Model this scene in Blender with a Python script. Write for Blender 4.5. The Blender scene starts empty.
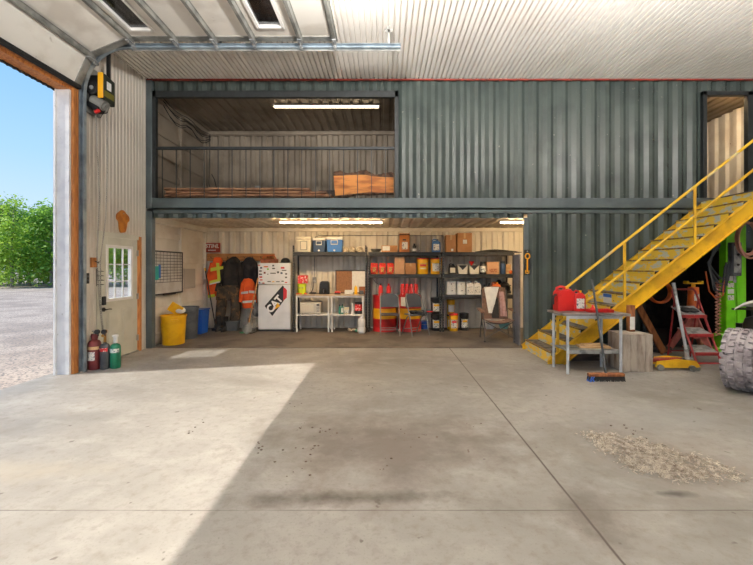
import bpy, bmesh, math, random
from mathutils import Vector, Matrix, Euler
R = random.Random(7)
sc = bpy.context.scene
col = sc.collection
PI = math.pi
F = 385.0; CX = 384.0; CY = 267.0; H = 1.53      # focal length (px), vanishing point and eye height measured from the photograph
def X(px, Y): return (px - CX) * Y / F
def Z(py, Y): return H + (CY - py) * Y / F

# ---------------------------------------------------------------- materials
def lin(c):
    o = []
    for v in c[:3]:
        v = v / 255.0
        o.append(v / 12.92 if v <= 0.04045 else ((v + 0.055) / 1.055) ** 2.4)
    return (o[0], o[1], o[2], 1.0)
MATS = {}
def mk(name, c, rough=.6, metal=0.0, c2=None, scale=6, detail=5, lo=.45, hi=.62, bump=0, bscale=60, spec=.5,
       emit=None, estr=0, stretch=(1, 1, 1), c3=None, scale3=20, lo3=.6, hi3=.68):
    m = bpy.data.materials.new(name); m.use_nodes = True
    nt = m.node_tree; N = nt.nodes; L = nt.links
    b = N['Principled BSDF']
    b.inputs['Roughness'].default_value = rough
    b.inputs['Metallic'].default_value = metal
    b.inputs['Specular IOR Level'].default_value = spec
    b.inputs['Base Color'].default_value = lin(c)
    tc = N.new('ShaderNodeTexCoord'); mp = N.new('ShaderNodeMapping')
    mp.inputs['Scale'].default_value = stretch
    L.new(tc.outputs['Object'], mp.inputs['Vector'])
    def noise(s, d):
        n = N.new('ShaderNodeTexNoise'); n.inputs['Scale'].default_value = s; n.inputs['Detail'].default_value = d
        L.new(mp.outputs['Vector'], n.inputs['Vector']); return n
    out = None
    def layer(src, colr, s, lo_, hi_):
        n = noise(s, detail)
        r = N.new('ShaderNodeMapRange'); r.inputs[1].default_value = lo_; r.inputs[2].default_value = hi_
        L.new(n.outputs['Fac'], r.inputs[0])
        mx = N.new('ShaderNodeMix'); mx.data_type = 'RGBA'
        L.new(r.outputs[0], mx.inputs[0])
        if src is None: mx.inputs[6].default_value = lin(c)
        else: L.new(src, mx.inputs[6])
        mx.inputs[7].default_value = lin(colr)
        return mx.outputs[2]
    if c2: out = layer(out, c2, scale, lo, hi)
    if c3: out = layer(out, c3, scale3, lo3, hi3)
    if out is not None: L.new(out, b.inputs['Base Color'])
    if bump:
        n = noise(bscale, 4); bp = N.new('ShaderNodeBump'); bp.inputs['Strength'].default_value = bump; bp.inputs['Distance'].default_value = .01
        L.new(n.outputs['Fac'], bp.inputs['Height']); L.new(bp.outputs['Normal'], b.inputs['Normal'])
    if emit:
        b.inputs['Emission Color'].default_value = lin(emit); b.inputs['Emission Strength'].default_value = estr
    MATS[name] = m
    return m
green = mk('container_paint', (72, 81, 77), .27, 0, (62, 71, 68), 1.5, c3=(120, 122, 112), scale3=14, lo3=.70, hi3=.76, bump=.12, bscale=5)
green_rail = mk('container_rail_paint', (90, 100, 102), .34, 0, (78, 88, 90), 3)
frame_dark = mk('dark_frame_paint', (30, 34, 35), .5, 0, (38, 42, 43), 8)
cream = mk('cream_container_paint', (232, 226, 214), .6, 0, (216, 207, 192), 1.6, c3=(140, 112, 84), scale3=11, lo3=.71, hi3=.77)
cream_roof = mk('cream_roof_paint', (214, 202, 182), .65, 0, (196, 180, 158), 2.0, c3=(120, 96, 72), scale3=9, lo3=.68, hi3=.76)
cream_dimmed = mk('dimmed_cream_paint', (146, 134, 118), .65, 0, (124, 112, 97), 1.6, c3=(104, 82, 60), scale3=11, lo3=.70, hi3=.76)  # darker copy of the cream: the loft's dimness put into its colour
ply_floor = mk('worn_container_floor', (106, 97, 87), .8, 0, (84, 76, 68), 1.7, c3=(80, 70, 62), scale3=6, lo3=.6, hi3=.72, bump=.2)
white_liner = mk('white_liner_metal', (208, 200, 189), .5, 0, (196, 187, 176), 1.2)
white_ceiling = mk('white_ceiling_metal', (242, 238, 232), .5, 0, (234, 229, 222), 1.0)
red_trim = mk('red_trim_paint', (150, 58, 44), .7, 0, (112, 50, 40), 9)
wall_core = mk('wall_core', (190, 188, 184), .8)
white_paint = mk('white_door_paint', (226, 222, 214), .5, 0, (206, 200, 190), 2.2, c3=(150, 138, 124), scale3=8, lo3=.68, hi3=.8)
galv = mk('galvanised_steel', (168, 170, 170), .42, .4, (120, 124, 126), 9)
galv_dull = mk('dull_galvanised_steel', (150, 150, 144), .5, .25, (116, 116, 112), 5)
track_m = mk('track_steel', (150, 164, 174), .4, .25, (122, 134, 142), 5)
black_rubber = mk('black_rubber', (26, 26, 27), .8, 0, (38, 38, 38), 14)
wood_trim = mk('orange_wood_trim', (196, 128, 66), .6, 0, (160, 96, 46), 5, stretch=(8, 8, 1))
jamb_white = mk('white_jamb_cover', (230, 228, 228), .45, 0, (216, 214, 216), 6, c3=(176, 170, 164), scale3=18, lo3=.70, hi3=.78)
door_grey = mk('sage_grey_door_paint', (204, 203, 190), .5, 0, (192, 191, 178), 3)
black_metal = mk('black_metal', (32, 33, 34), .45, .2, (48, 48, 48), 10)
shelf_black = mk('charcoal_shelf_steel', (50, 52, 55), .5, .2, (38, 40, 42), 9)
yellow_paint = mk('yellow_stair_paint', (234, 186, 34), .5, 0, (206, 158, 30), 4, c3=(120, 74, 36), scale3=16, lo3=.66, hi3=.74)
yellow_worn = mk('worn_yellow_riser_paint', (246, 208, 72), .55, 0, (206, 208, 196), 4.2, lo=.515, hi=.575, stretch=(1, 1.3, 3), c3=(120, 84, 44), scale3=12, lo3=.66, hi3=.74)
rail_yellow = mk('yellow_rail_paint', (228, 186, 44), .45, 0, (196, 184, 140), 3.5, lo=.55, hi=.62)
grit = mk('grey_brown_grit_tread', (122, 116, 110), .85, 0, (78, 70, 62), 9, bump=.5, bscale=120, c3=(150, 126, 60), scale3=7, lo3=.62, hi3=.7)
rust_edge = mk('rusty_nosing', (128, 92, 50), .7, 0, (170, 140, 60), 14)
steel_top = mk('worn_steel_top', (150, 148, 144), .4, .35, (104, 100, 96), 6)
steel_leg = mk('pale_steel_tube', (204, 210, 216), .35, .2, (180, 188, 194), 8)
red_plastic = mk('red_plastic', (206, 38, 34), .35, 0, (184, 28, 28), 4)
red_dark = mk('dark_red_paint', (150, 34, 36), .45, 0, (122, 30, 34), 6, c3=(190, 120, 110), scale3=20, lo3=.68, hi3=.75)
yellow_plastic = mk('yellow_plastic', (240, 186, 24), .4, 0, (226, 166, 20), 5)
orange_paint = mk('orange_paint', (226, 110, 44), .5, 0, (200, 92, 40), 7)
salmon = mk('faded_red_paint', (168, 92, 84), .6, 0, (140, 72, 66), 8)
lime = mk('lime_green_paint', (122, 218, 26), .4, 0, (108, 200, 22), 4)
white_plastic = mk('white_plastic', (232, 230, 226), .45)
label_white = mk('white_paper_label', (232, 232, 228), .7, 0, (224, 224, 220), 20)
label_mix = mk('printed_label', (224, 222, 214), .6, 0, (92, 100, 116), 34, lo=.56, hi=.6)
label_red = mk('red_printed_label', (206, 40, 40), .55, 0, (232, 216, 206), 30, lo=.56, hi=.6)
grey_plastic = mk('grey_plastic', (88, 92, 96), .55, 0, (72, 76, 80), 6)
blue_plastic = mk('blue_plastic', (30, 88, 186), .4)
cooler_navy = mk('navy_cooler_plastic', (50, 74, 108), .45)
cooler_blue = mk('bright_blue_cooler_plastic', (58, 118, 196), .45)
cooler_cream = mk('cream_cooler_plastic', (222, 216, 200), .5)
cardboard = mk('cardboard', (184, 134, 88), .85, 0, (170, 120, 76), 5)
cardboard_pale = mk('pale_cardboard', (200, 156, 120), .85, 0, (186, 142, 106), 5)
tape = mk('packing_tape', (206, 176, 130), .4)
black_plastic = mk('black_plastic', (30, 31, 33), .4)
tan_hat = mk('dusty_cream_fabric', (196, 184, 164), .9, 0, (150, 138, 120), 20)
foil_red = mk('red_foil_bag', (196, 36, 34), .35, .2, (226, 170, 60), 22, lo=.58, hi=.66)
drum_red = mk('red_drum_paint', (190, 30, 32), .4, 0, (160, 26, 28), 5)
drum_yellow = mk('yellow_drum_band', (240, 184, 26), .4, 0, (220, 160, 24), 4)
chair_grey = mk('grey_folding_chair', (70, 72, 76), .5, .2)
chair_tube = mk('grey_chair_tube', (128, 126, 122), .4, .5)
brown_fabric = mk('brown_camp_fabric', (120, 92, 76), .9, 0, (96, 74, 62), 22)
towel = mk('white_towel_cloth', (228, 228, 224), .95, 0, (218, 218, 216), 9)
teal_cloth = mk('teal_cloth', (120, 180, 180), .9)
pink_cloth = mk('dusty_pink_cloth', (190, 152, 146), .95, 0, (168, 128, 122), 14)
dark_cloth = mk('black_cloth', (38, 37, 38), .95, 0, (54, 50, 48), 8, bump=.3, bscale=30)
camo = mk('dirty_camo_cloth', (62, 54, 46), .95, 0, (112, 82, 56), 7, lo=.5, hi=.6, c3=(34, 32, 28), scale3=9, lo3=.52, hi3=.6, bump=.3, bscale=30)
hivis = mk('orange_hi_vis_cloth', (240, 98, 34), .8, 0, (222, 80, 26), 6)
camo_dummy = None
lime_tape = mk('lime_reflective_tape', (206, 216, 70), .5)
silver_tape = mk('silver_reflective_tape', (206, 206, 204), .4)
pine = mk('pine_board', (190, 138, 84), .7, 0, (160, 108, 60), 3, stretch=(1, 9, 9))
pine_pale = mk('pale_pine_board', (212, 176, 130), .7, 0, (190, 150, 104), 3, stretch=(1, 9, 9))
slab_wood = mk('live_edge_slab_wood', (226, 148, 70), .6, 0, (184, 104, 42), 2.6, stretch=(1, 4, 5), c3=(128, 66, 28), scale3=3.5, lo3=.6, hi3=.72)
bark = mk('tree_bark', (108, 78, 58), .95, 0, (66, 48, 38), 14, bump=1.0, bscale=30)
bark_pale = mk('pale_sawn_bark_edge', (176, 132, 98), .9, 0, (110, 78, 58), 8, bump=.6, bscale=25, stretch=(.5, 3, 3))
old_wood = mk('weathered_grey_wood', (176, 164, 150), .9, 0, (146, 132, 120), 3, stretch=(4, 4, 1), bump=.3, c3=(116, 84, 64), scale3=3, lo3=.62, hi3=.74)
brown_wood = mk('brown_wood', (150, 92, 50), .75, 0, (118, 68, 36), 5, stretch=(6, 6, 1))
dark_wood = mk('dark_old_timber', (92, 80, 72), .9, 0, (70, 60, 54), 5, stretch=(1, 6, 6))
leather_orange = mk('rust_orange_wood', (186, 116, 38), .7, 0, (160, 92, 28), 8)
tyre = mk('dusty_tyre_rubber', (176, 168, 170), .95, 0, (140, 132, 134), 7, c3=(70, 66, 68), scale3=12, lo3=.6, hi3=.7, bump=.4)
tyre_dark = mk('dark_tyre_rubber', (62, 56, 54), .9, 0, (90, 82, 78), 9)
cyl_maroon = mk('maroon_cylinder_paint', (122, 44, 44), .5, 0, (98, 36, 38), 7)
cyl_grey = mk('charcoal_cylinder_paint', (66, 68, 72), .5, 0, (84, 84, 84), 7)
cyl_green = mk('green_cylinder_paint', (22, 118, 84), .35, 0, (18, 100, 72), 5)
brass = mk('brass', (170, 128, 62), .4, .7)
neon = mk('lime_yellow_plastic', (208, 222, 40), .5)
cork = mk('cork_board', (146, 106, 76), .9, 0, (128, 90, 62), 30)
micro_m = mk('microwave_enamel', (196, 190, 178), .5)
micro_win = mk('microwave_window', (216, 208, 190), .35)
green_bottle = mk('green_bottle_plastic', (58, 128, 112), .4)
fridge_white = mk('white_fridge_enamel', (232, 234, 238), .35, 0, (222, 224, 228), 3)
fridge_side = mk('grey_fridge_side', (176, 170, 160), .5)
logo_black = mk('logo_black', (40, 41, 44), .5)
logo_red = mk('logo_red', (206, 46, 52), .5)
logo_yellow = mk('logo_yellow', (248, 186, 30), .5)
logo_white = mk('logo_white', (240, 240, 240), .5)
sign_red = mk('red_sign_enamel', (160, 52, 34), .5, 0, (136, 44, 32), 6)
board_white = mk('whiteboard_enamel', (206, 202, 196), .35, 0, (192, 186, 178), 5)
board_line = mk('board_black_line', (40, 40, 42), .5)
teal_tag = mk('teal_tag', (28, 158, 150), .5)
blue_tag = mk('blue_tag', (38, 98, 178), .5)
hose_orange = mk('orange_hose', (200, 92, 38), .5)
hose_pink = mk('dusty_pink_hose', (196, 140, 120), .6)
hose_grey = mk('dark_hose', (62, 66, 70), .6)
grey_steel_panel = mk('blue_grey_steel_panel', (120, 122, 130), .5, .2, (96, 96, 100), 3)
opener_dark = mk('opener_dark_green_black', (48, 54, 44), .5, 0, (36, 42, 34), 9)
opener_yellow = mk('opener_yellow', (244, 176, 20), .45)
red_shavings = mk('straw_shavings', (212, 202, 186), .95, 0, (138, 124, 110), 22, lo=.4, hi=.65)
dirt = mk('dried_mud', (104, 88, 76), .98, 0, (80, 66, 58), 50)
tube_glow = mk('lit_tube', (255, 250, 240), .5, emit=(255, 232, 196), estr=9)
tube_warm = mk('lit_warm_tube', (255, 246, 230), .5, emit=(255, 216, 160), estr=92)
trunk_m = mk('pale_trunk_bark', (150, 142, 130), .9, 0, (104, 96, 86), 6, stretch=(3, 3, 1))
leaf_cols = [mk('leaf_%s' % n, c, .6, 0, c2, 1.4, lo=.4, hi=.6) for n, c, c2 in
             (('bright', (176, 206, 84), (138, 178, 62)), ('mid', (146, 188, 76), (110, 156, 56)), ('deep', (112, 156, 70), (86, 128, 54)))]
gravel_m = mk('pale_gravel', (178, 162, 148), .95, 0, (150, 135, 123), .7, detail=8, c3=(112, 106, 104), scale3=26, lo3=.5, hi3=.62, bump=.8, bscale=28)

def leaf_translucent(m):
    nt = m.node_tree; N = nt.nodes; L = nt.links; b = N['Principled BSDF']; o = N['Material Output']
    t = N.new('ShaderNodeBsdfTranslucent'); mx = N.new('ShaderNodeMixShader'); mx.inputs[0].default_value = .4
    src = b.inputs['Base Color'].links[0].from_socket
    L.new(src, t.inputs['Color']); L.new(b.outputs[0], mx.inputs[1]); L.new(t.outputs[0], mx.inputs[2]); L.new(mx.outputs[0], o.inputs[0])
for m in leaf_cols: leaf_translucent(m)

def glass_mat(name, tint, gloss=.12):
    m = bpy.data.materials.new(name); m.use_nodes = True
    nt = m.node_tree; N = nt.nodes; L = nt.links; N.remove(N['Principled BSDF'])
    t = N.new('ShaderNodeBsdfTransparent'); t.inputs[0].default_value = lin(tint)
    g = N.new('ShaderNodeBsdfGlossy'); g.inputs['Roughness'].default_value = .03
    mx = N.new('ShaderNodeMixShader'); mx.inputs[0].default_value = gloss
    L.new(t.outputs[0], mx.inputs[1]); L.new(g.outputs[0], mx.inputs[2]); L.new(mx.outputs[0], N['Material Output'].inputs[0])
    return m
glass = glass_mat('clear_glass', (252, 254, 255), .05)
glass_dark = glass_mat('tinted_glass', (170, 172, 176), .12)

def concrete():
    m = bpy.data.materials.new('worn_concrete'); m.use_nodes = True
    nt = m.node_tree; N = nt.nodes; L = nt.links; b = N['Principled BSDF']
    tc = N.new('ShaderNodeTexCoord'); sep = N.new('ShaderNodeSeparateXYZ'); L.new(tc.outputs['Object'], sep.inputs[0])
    def noise(s, d, st=(1, 1, 1), off=(0, 0, 0), dist=0):
        mp = N.new('ShaderNodeMapping'); mp.inputs['Scale'].default_value = st; mp.inputs['Location'].default_value = off
        L.new(tc.outputs['Object'], mp.inputs[0]); n = N.new('ShaderNodeTexNoise')
        n.inputs['Scale'].default_value = s; n.inputs['Detail'].default_value = d; n.inputs['Distortion'].default_value = dist
        n.inputs['Roughness'].default_value = .62
        L.new(mp.outputs[0], n.inputs['Vector']); return n.outputs['Fac']
    def rng(v, a, c, lo=0, hi=1):
        r = N.new('ShaderNodeMapRange'); L.new(v, r.inputs[0])
        for i, q in enumerate((a, c, lo, hi)): r.inputs[i + 1].default_value = q
        return r.outputs[0]
    def math_(op, a, c=None):
        n = N.new('ShaderNodeMath'); n.operation = op
        if isinstance(a, (int, float)): n.inputs[0].default_value = a
        else: L.new(a, n.inputs[0])
        if c is not None:
            if isinstance(c, (int, float)): n.inputs[1].default_value = c
            else: L.new(c, n.inputs[1])
        return n.outputs[0]
    def mix(f, a, c):
        n = N.new('ShaderNodeMix'); n.data_type = 'RGBA'; L.new(f, n.inputs[0])
        if isinstance(a, tuple): n.inputs[6].default_value = lin(a)
        else: L.new(a, n.inputs[6])
        if isinstance(c, tuple): n.inputs[7].default_value = lin(c)
        else: L.new(c, n.inputs[7])
        return n.outputs[2]
    c = mix(rng(noise(.45, 7, (1, 1, 1), (3, 1, 0), .6), .36, .66), (158, 153, 146), (122, 117, 110))
    c = mix(math_('MULTIPLY', rng(noise(2.4, 8, (1, 1.6, 1), (9, 4, 0)), .5, .72), .5), c, (172, 167, 159))
    c = mix(math_('MULTIPLY', rng(noise(14, 8), .50, .72), .5), c, (118, 108, 97))
    c = mix(math_('MULTIPLY', rng(noise(60, 4), .56, .7), .35), c, (112, 102, 92))
    # trodden-in dirt: patches with their own outline, by the middle of the bay and around the shavings
    def patch(x, y, rx, ry, amt, seed):
        dx = math_('DIVIDE', math_('SUBTRACT', sep.outputs[0], x), rx); dy = math_('DIVIDE', math_('SUBTRACT', sep.outputs[1], y), ry)
        d = math_('SQRT', math_('ADD', math_('MULTIPLY', dx, dx), math_('MULTIPLY', dy, dy)))
        d = math_('ADD', d, math_('MULTIPLY', math_('SUBTRACT', noise(3, 8, (1, 1, 1), (seed, seed * 2, 0)), .5), 2.2))
        return math_('MULTIPLY', rng(d, 1.0, .2), amt)
    for a in ((.05, 3.3, 1.4, .8, (98, 87, 78), .75, 1), (2.3, 3.1, .75, .6, (130, 118, 106), .7, 5), (-.2, 2.55, .8, .12, (76, 65, 56), .85, 8),
              (1.3, 2.4, .25, .35, (90, 80, 70), .7, 11), (1.95, 2.6, .16, .05, (74, 66, 60), .9, 13), (2.9, 3.9, 1.0, .5, (154, 152, 149), .5, 15),
              (2.3, 4.6, .9, .7, (157, 153, 147), .5, 17), (-3.4, 2.9, 1.6, .25, (158, 148, 132), .6, 19), (.5, 5.6, 1.8, .5, (146, 139, 130), .5, 21)):
        c = mix(patch(*a[:4], a[5], a[6]), c, a[4])
    # dark specks of oil and mud
    sp = math_('MULTIPLY', rng(noise(9, 2, (1, 1, 1), (1, 7, 0)), .70, .74), .7)
    c = mix(sp, c, (88, 76, 68))
    # saw-cut control joints, with dirt packed in them
    wob = math_('MULTIPLY', math_('SUBTRACT', noise(6, 3), .5), .008)
    j1 = rng(math_('ABSOLUTE', math_('ADD', math_('SUBTRACT', sep.outputs[0], 1.235), wob)), .011, .004)
    j2 = rng(math_('ABSOLUTE', math_('ADD', math_('SUBTRACT', sep.outputs[1], 2.42), wob)), .007, .002)
    j3 = rng(math_('ABSOLUTE', math_('SUBTRACT', sep.outputs[0], -3.2)), .004, .002)
    j = math_('MAXIMUM', j1, math_('MULTIPLY', j2, rng(noise(1.3, 5, (1, 1, 1), (4, 4, 0)), .35, .6, .25, .8)))
    c = mix(j, c, (82, 72, 64))
    crack = N.new('ShaderNodeTexVoronoi'); crack.feature = 'DISTANCE_TO_EDGE'; crack.inputs['Scale'].default_value = .33
    mpv = N.new('ShaderNodeVectorMath'); nz = N.new('ShaderNodeTexNoise'); nz.inputs['Scale'].default_value = 1.6; nz.inputs['Detail'].default_value = 6
    L.new(tc.outputs['Object'], nz.inputs['Vector']); mpv.operation = 'ADD'; L.new(tc.outputs['Object'], mpv.inputs[0]); L.new(nz.outputs['Color'], mpv.inputs[1])
    L.new(mpv.outputs[0], crack.inputs['Vector'])
    c = mix(math_('MULTIPLY', rng(crack.outputs['Distance'], .004, .001), .10), c, (120, 110, 100))
    L.new(c, b.inputs['Base Color'])
    L.new(rng(noise(1.1, 6), .3, .7, .5, .8), b.inputs['Roughness'])
    bp = N.new('ShaderNodeBump'); bp.inputs['Strength'].default_value = .25; bp.inputs['Distance'].default_value = .004
    L.new(math_('SUBTRACT', noise(25, 8), math_('MULTIPLY', j, 2)), bp.inputs['Height']); L.new(bp.outputs[0], b.inputs['Normal'])
    return m
concrete_m = concrete()

# ---------------------------------------------------------------- mesh helpers
class MB:
    def __init__(s): s.v = []; s.f = []
    def add(s, vs, fs):
        o = len(s.v); s.v += [tuple(v) for v in vs]; s.f += [tuple(i + o for i in f) for f in fs]; return s
    def box(s, x0, x1, y0, y1, z0, z1):
        return s.add([(x, y, z) for z in (z0, z1) for y in (y0, y1) for x in (x0, x1)],
                     [(0, 2, 3, 1), (4, 5, 7, 6), (0, 1, 5, 4), (2, 6, 7, 3), (0, 4, 6, 2), (1, 3, 7, 5)])
    def obox(s, c, size, rot=(0, 0, 0)):
        M = Euler(rot).to_matrix(); c = Vector(c); h = [q / 2 for q in size]
        return s.add([c + M @ Vector((x * h[0], y * h[1], z * h[2])) for z in (-1, 1) for y in (-1, 1) for x in (-1, 1)],
                     [(0, 2, 3, 1), (4, 5, 7, 6), (0, 1, 5, 4), (2, 6, 7, 3), (0, 4, 6, 2), (1, 3, 7, 5)])
    def bar(s, p0, p1, w, h, up=(0, 0, 1)):
        p0, p1 = Vector(p0), Vector(p1); d = (p1 - p0).normalized(); u = Vector(up)
        if abs(d.dot(u)) > .98: u = Vector((1, 0, 0))
        r = d.cross(u).normalized(); u = r.cross(d)
        vs = [p + r * a * w / 2 + u * b * h / 2 for p in (p0, p1) for a, b in ((-1, -1), (1, -1), (1, 1), (-1, 1))]
        return s.add(vs, [(0, 1, 2, 3), (7, 6, 5, 4), (0, 4, 5, 1), (1, 5, 6, 2), (2, 6, 7, 3), (3, 7, 4, 0)])
    def cyl(s, p0, p1, r0, r1=None, n=16):
        r1 = r0 if r1 is None else r1
        p0, p1 = Vector(p0), Vector(p1); d = (p1 - p0).normalized()
        u = Vector((0, 0, 1)) if abs(d.z) < .9 else Vector((1, 0, 0))
        a = d.cross(u).normalized(); b = d.cross(a)
        vs = [p + (a * math.cos(t) + b * math.sin(t)) * r for p, r in ((p0, r0), (p1, r1)) for t in [2 * PI * i / n for i in range(n)]]
        fs = [(i, (i + 1) % n, n + (i + 1) % n, n + i) for i in range(n)] + [tuple(range(n)), tuple(range(2 * n - 1, n - 1, -1))]
        return s.add(vs, fs)
    def tube(s, pts, r, n=8, closed=False):
        pts = [Vector(p) for p in pts]; m = len(pts); rings = []; prev = None
        for i, p in enumerate(pts):
            if closed: d = pts[(i + 1) % m] - pts[i - 1]
            else: d = pts[min(i + 1, m - 1)] - pts[max(i - 1, 0)]
            d.normalize()
            if prev is None:
                u = Vector((0, 0, 1)) if abs(d.z) < .9 else Vector((1, 0, 0)); a = d.cross(u).normalized()
            else: a = (prev - d * prev.dot(d)).normalized()
            prev = a; b = d.cross(a); rr = r[i] if isinstance(r, (list, tuple)) else r
            rings.append([p + (a * math.cos(t) + b * math.sin(t)) * rr for t in [2 * PI * k / n for k in range(n)]])
        vs = [v for q in rings for v in q]; fs = []
        for i in range(m if closed else m - 1):
            j = (i + 1) % m
            fs += [(i * n + k, i * n + (k + 1) % n, j * n + (k + 1) % n, j * n + k) for k in range(n)]
        if not closed: fs += [tuple(range(n)), tuple(range(m * n - 1, (m - 1) * n - 1, -1))]
        return s.add(vs, fs)
    def lathe(s, prof, c=(0, 0, 0), n=24, sx=1, sy=1):
        c = Vector(c); vs = []; fs = []; m = len(prof)
        for r, z in prof:
            for k in range(n):
                t = 2 * PI * k / n; vs.append(c + Vector((r * math.cos(t) * sx, r * math.sin(t) * sy, z)))
        for i in range(m - 1):
            fs += [(i * n + k, i * n + (k + 1) % n, (i + 1) * n + (k + 1) % n, (i + 1) * n + k) for k in range(n)]
        fs += [tuple(range(n - 1, -1, -1)), tuple(range((m - 1) * n, m * n))]
        return s.add(vs, fs)
    def prism(s, poly, a0, a1, plane='xz'):
        n = len(poly)
        def q(u, v, w):
            return {'xz': (u, w, v), 'xy': (u, v, w), 'yz': (w, u, v)}[plane]
        vs = [q(u, v, a0) for u, v in poly] + [q(u, v, a1) for u, v in poly]
        return s.add(vs, [(i, (i + 1) % n, n + (i + 1) % n, n + i) for i in range(n)] + [tuple(range(n)), tuple(range(2 * n - 1, n - 1, -1))])
    def ball(s, c, r, n=12, m=8):
        c = Vector(c); r = r if isinstance(r, (tuple, list)) else (r, r, r); vs = []; fs = []
        for i in range(1, m):
            a = PI * i / m
            for k in range(n):
                t = 2 * PI * k / n
                vs.append(c + Vector((r[0] * math.sin(a) * math.cos(t), r[1] * math.sin(a) * math.sin(t), r[2] * math.cos(a))))
        top = len(vs); vs.append(c + Vector((0, 0, r[2]))); vs.append(c - Vector((0, 0, r[2])))
        for i in range(m - 2):
            fs += [(i * n + k, i * n + (k + 1) % n, (i + 1) * n + (k + 1) % n, (i + 1) * n + k) for k in range(n)]
        for k in range(n):
            fs.append((top, (k + 1) % n, k)); fs.append((top + 1, (m - 2) * n + k, (m - 2) * n + (k + 1) % n))
        return s.add(vs, fs)
    def loft(s, rings, cap=True):
        n = len(rings[0]); vs = [p for r in rings for p in r]; fs = []
        for i in range(len(rings) - 1):
            fs += [(i * n + k, i * n + (k + 1) % n, (i + 1) * n + (k + 1) % n, (i + 1) * n + k) for k in range(n)]
        if cap: fs += [tuple(range(n - 1, -1, -1)), tuple(range((len(rings) - 1) * n, len(rings) * n))]
        return s.add(vs, fs)
    def arc_patch(s, r0, r1, z0, z1, a0, a1, th=.003, n=10, c=(0, 0, 0)):
        vs = []; fs = []; c = Vector(c)
        for i in range(n + 1):
            a = a0 + (a1 - a0) * i / n; ca, sa = math.cos(a), math.sin(a)
            for r, z in ((r0, z0), (r1, z1), (r1 + th, z1), (r0 + th, z0)): vs.append(c + Vector((r * ca, r * sa, z)))
        for i in range(n):
            for k in range(4): fs.append((i * 4 + k, i * 4 + (k + 1) % 4, i * 4 + 4 + (k + 1) % 4, i * 4 + 4 + k))
        fs += [(3, 2, 1, 0), (n * 4, n * 4 + 1, n * 4 + 2, n * 4 + 3)]
        return s.add(vs, fs)
    def corr(s, u0, u1, v0, v1, w, pitch, depth, plane='xz', flat=(.26, .50, .76), t=.003, phase=0.0):
        """corrugated sheet metal: profile along u, straight along v, ribs of DEPTH off the plane w; t is the sheet's thickness"""
        us = [(u0, None)]; k = math.floor((u0 - phase) / pitch)
        pts = []
        while phase + k * pitch < u1 + pitch:
            b = phase + k * pitch
            pts += [(b, 0), (b + flat[0] * pitch, 0), (b + flat[1] * pitch, 1), (b + flat[2] * pitch, 1)]; k += 1
        def val(u):
            for i in range(len(pts) - 1):
                if pts[i][0] <= u <= pts[i + 1][0]:
                    f = (u - pts[i][0]) / max(1e-9, pts[i + 1][0] - pts[i][0]); return pts[i][1] + f * (pts[i + 1][1] - pts[i][1])
            return 0
        prof = [(u0, val(u0))] + [p for p in pts if u0 < p[0] < u1] + [(u1, val(u1))]
        def q(u, v, ww): return {'xz': (u, ww, v), 'xy': (u, v, ww), 'yz': (ww, u, v), 'yx': (v, u, ww)}[plane]
        n = len(prof); vs = []
        for off in (0, t):
            for v in (v0, v1): vs += [q(u, v, w + d * depth + off) for u, d in prof]
        fs = []
        for i in range(n - 1):
            fs += [(i, i + 1, n + i + 1, n + i), (2 * n + i, 3 * n + i, 3 * n + i + 1, 2 * n + i + 1), (i, 2 * n + i, 2 * n + i + 1, i + 1), (n + i, n + i + 1, 3 * n + i + 1, 3 * n + i)]
        fs += [(0, n, 3 * n, 2 * n), (n - 1, 3 * n - 1, 4 * n - 1, 2 * n - 1)]
        return s.add(vs, fs)

def obj(name, b, m, parent=None, loc=(0, 0, 0), rz=0, bevel=0, smooth=True, ang=35, label=None, mats=None, rot=None, seg=2):
    me = bpy.data.meshes.new(name); me.from_pydata(b.v, [], b.f)
    bm = bmesh.new(); bm.from_mesh(me); bmesh.ops.recalc_face_normals(bm, faces=bm.faces); bm.to_mesh(me); bm.free()
    me.materials.append(m)
    if smooth:
        for p in me.polygons: p.use_smooth = True
        me.set_sharp_from_angle(angle=math.radians(ang))
    o = bpy.data.objects.new(name, me); col.objects.link(o)
    o.location = loc; o.rotation_euler = rot if rot else (0, 0, rz)
    if parent: o.parent = parent
    if bevel:
        md = o.modifiers.new('bevel', 'BEVEL'); md.width = bevel; md.segments = seg; md.limit_method = 'ANGLE'; md.angle_limit = math.radians(40); md.harden_normals = False
    if label: o['label'] = label
    return o
def thing(name, label, cat, loc=(0, 0, 0), rz=0, group=None):
    o = bpy.data.objects.new(name, None); col.objects.link(o); o.empty_display_size = .1
    o.location = loc; o.rotation_euler = (0, 0, rz); o['label'] = label; o['category'] = cat
    if group: o['group'] = group
    return o
def tag(o, label, cat, group=None, kind=None):
    o['label'] = label; o['category'] = cat
    if group: o['group'] = group
    if kind: o['kind'] = kind
    return o
def struct(name, b, m, parent=None, **k):
    o = obj(name, b, m, parent, **k)
    if not parent: o['kind'] = 'structure'
    return o
KIDS = {}
def kids(o): return [c for c in col.objects if c.parent == o]
def dup(root, loc, rz=None, label=None, group=None, swap=None):
    def cp(o, par):
        c = o.copy(); col.objects.link(c)
        if par: c.parent = par
        if swap and c.type == 'MESH':
            k = o.name.split('.')[0]
            if k in swap: c.data = c.data.copy(); c.data.materials[0] = swap[k]
        for ch in kids(o): cp(ch, c)
        return c
    r = cp(root, None); r.location = loc
    if rz is not None: r.rotation_euler = (0, 0, rz)
    if label: r['label'] = label
    if group: r['group'] = group
    return r
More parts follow.
